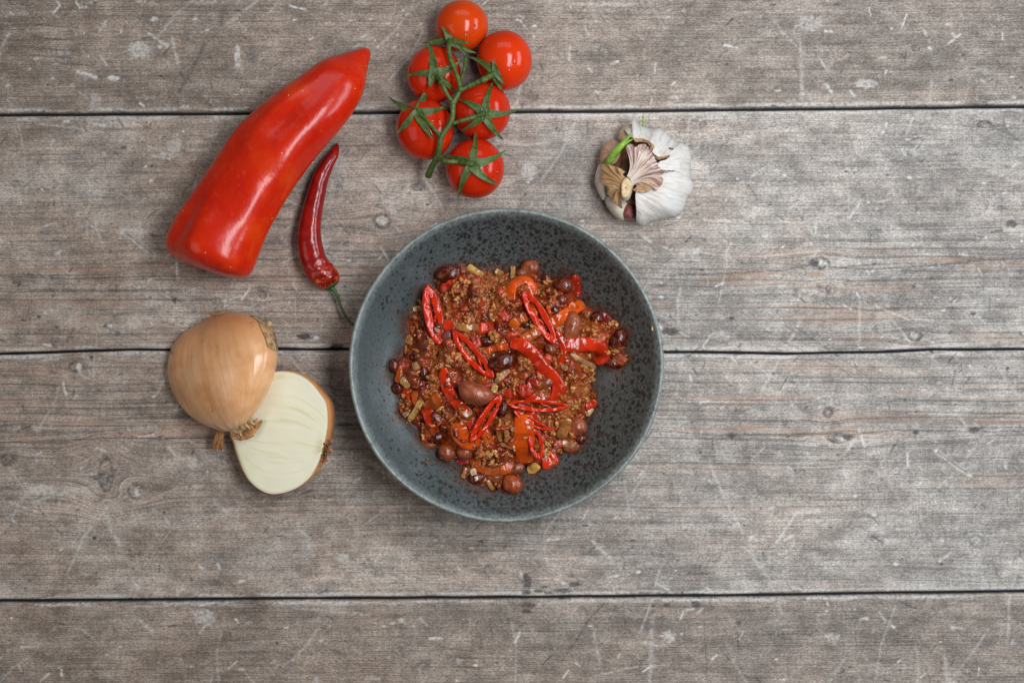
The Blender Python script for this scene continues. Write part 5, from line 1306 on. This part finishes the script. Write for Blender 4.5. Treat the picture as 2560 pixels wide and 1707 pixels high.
def unit_mat(src_args):  # the same food look for meshes that are one unit across
    M = Mat(src_args['name'], rough=src_args['rough'], coat=0, spec=.38)
    g = M.n('ShaderNodeNewGeometry'); p = M.map(g.outputs['Position'], (1 / (U * 100),) * 3)
    a = M.noise(p, src_args['sc'], 4, .6); b = M.noise(p, src_args['sc'] * 2.3, 3, .6); oc = M.objcolor() if not src_args.get('base') else src_args['base']
    if src_args.get('base'): oc = M.ramp(M.noise(p, 2.2, 3, .6), [(.32, (.15, .028, .005)), (.5, (.26, .068, .011)), (.7, (.40, .15, .035))])
    s = M.n('ShaderNodeVectorMath'); s.operation = 'SCALE'; M.l(oc, s.inputs[0]); M.l(M.rng(a, .32, .68, .5, 1.35), s.inputs['Scale'])
    c = M.mix(M.rng(b, .55, .68, 0, .4), s.outputs[0], (.16, .022, .008)); M.color(c)
    M.bump(M.m_('ADD', a, M.m_('MULTIPLY', b, .6)), .45, 3.0); return M.m
um_mince = unit_mat(dict(name='mince_crumb', rough=.26, coat=.25, cr=.12, sc=9))
um_mass = unit_mat(dict(name='mince_mass', rough=.26, coat=.25, cr=.12, sc=9, base=True))
um_tom = unit_mat(dict(name='tomato_pulp', rough=.26, coat=.5, cr=.06, sc=7))
tm = [blob_mesh('tomato_chunk', k, .55, 3) for k in range(4)]
for m in tm: m.materials.append(um_tom)
for k in range(46):
    x, y, d = rand_in(14); r = Rm.uniform(10, 20)
    z = float(stew_z(np.array([x]), np.array([y]))[0])
    c = Rm.choice([(.34, .022, .010), (.40, .035, .012), (.24, .020, .010), (.30, .05, .014)])
    place(Rm.choice(tm), 'tomato_chunk', x, y, z - r * .15, (r, r * Rm.uniform(.5, .9), r * .55), c, 'soft red chunk of cooked tomato bedded in the stew', 'tomato chunk', 'tomato chunks in the stew')
cm = [blob_mesh('mince_crumb', 20 + k, .8, 2, 5) for k in range(8)]
for m in cm: m.materials.append(um_mince)
def hotspots():
    hs = [(520, 400, 40), (590, 400, 45), (620, 500, 55), (720, 400, 50), (730, 470, 50), (540, 470, 40), (960, 430, 60), (980, 470, 45), (480, 720, 50), (440, 740, 45), (400, 830, 40), (530, 760, 40), (600, 560, 35), (700, 630, 30),
          (880, 740, 50), (830, 770, 40), (1140, 620, 45), (1130, 530, 35), (1250, 600, 30), (1310, 750, 25), (1260, 700, 22), (1150, 800, 40), (1060, 860, 45), (1080, 930, 50), (1170, 910, 35), (1100, 1000, 45), (480, 1030, 45), (380, 1080, 35),
          (300, 970, 40), (280, 940, 30), (720, 1220, 50), (660, 1180, 50), (800, 1060, 35), (970, 1100, 45), (960, 1150, 40), (1000, 1220, 25), (450, 880, 40), (780, 870, 40), (910, 960, 30), (450, 380, 22), (320, 580, 30), (350, 600, 25), (960, 820, 40),
          (1000, 750, 30), (890, 1110, 18), (660, 440, 50), (780, 530, 40), (680, 530, 50), (1190, 830, 20), (390, 920, 40), (590, 1230, 30)]
    return hs
HS = hotspots()
def mince_pos():
    if Rm.random() < .78:
        while True:
            hx, hy, hr = Rm.choice(HS); q = ck(Rm.gauss(hx, hr * .62), Rm.gauss(hy, hr * .62)); w = P(q[0], q[1], 95)
            if inside(np.array([w[0]]), np.array([w[1]]))[0]:
                d = edged(np.array([w[0]]), np.array([w[1]]))[0]
                if d > 3: return w[0], w[1], d
    return rand_in(4)
MC = [(.44, .19, .052), (.34, .12, .024), (.26, .070, .012), (.48, .23, .07), (.20, .045, .008), (.36, .13, .028)]
for k in range(290):
    x, y, d = mince_pos(); r = Rm.uniform(6.0, 11.0) * (1.35 if k % 6 == 0 else 1); z = float(stew_z(np.array([x]), np.array([y]))[0])
    place(Rm.choice(cm), 'mince_crumb', x, y, z + r * .5, (r * Rm.uniform(.8, 1.35), r * Rm.uniform(.6, 1), r * Rm.uniform(.6, .95)), Rm.choice(MC),
          'small knobbly brown crumb of cooked mince in the stew', 'mince crumb', 'mince crumbs on the stew')
for (x, y, r, c) in ((392, 1232, 7, (.20, .09, .03)), (408, 1226, 4, (.16, .07, .02)), (1455, 605, 6, (.42, .30, .14)), (1232, 820, 3, (.3, .1, .03)), (520, 1290, 3, (.22, .07, .02)), (1210, 1010, 3, (.25, .08, .02))):
    q = ck(x, y); w = P(q[0], q[1], 60); zz = float(inner_z(math.hypot(w[0] - BC[0], w[1] - BC[1]))); w = P(q[0], q[1], zz)
    place(cm[int(r) % 8], 'food_fleck', w[0], w[1], zz + 1, (r, r * .7, r * .4), c, 'tiny stray fleck of food stuck to the bare bowl wall', 'food fleck', 'food flecks on the bowl wall')
VV = []; FF = []; off = 0
base = []
for m in [blob_mesh('crumb_source', 40 + k, .8, 2) for k in range(5)]:
    v = np.zeros(len(m.vertices) * 3); m.vertices.foreach_get('co', v); f = np.array([p.vertices[:] for p in m.polygons]); base.append((v.reshape(-1, 3), f))
for k in range(190):
    x, y, d = mince_pos(); r = Rm.uniform(3.2, 6.2); z = float(stew_z(np.array([x]), np.array([y]))[0])
    v, f = Rm.choice(base); R3 = np.array(Matrix.Rotation(Rm.uniform(0, 6.28), 3, 'Z') @ Matrix.Rotation(Rm.uniform(-1, 1), 3, 'X'))
    VV.append((v * np.array((r * Rm.uniform(.8, 1.4), r * Rm.uniform(.6, 1), r * .8))) @ R3.T + np.array((x, y, z + r * .55))); FF.append(f + off); off += len(v)
part('mince', np.vstack(VV), np.vstack(FF), um_mass, origin=(BC[0], BC[1], 30), label='fine brown cooked mince filling the stew', cat='mince', kind='stuff')
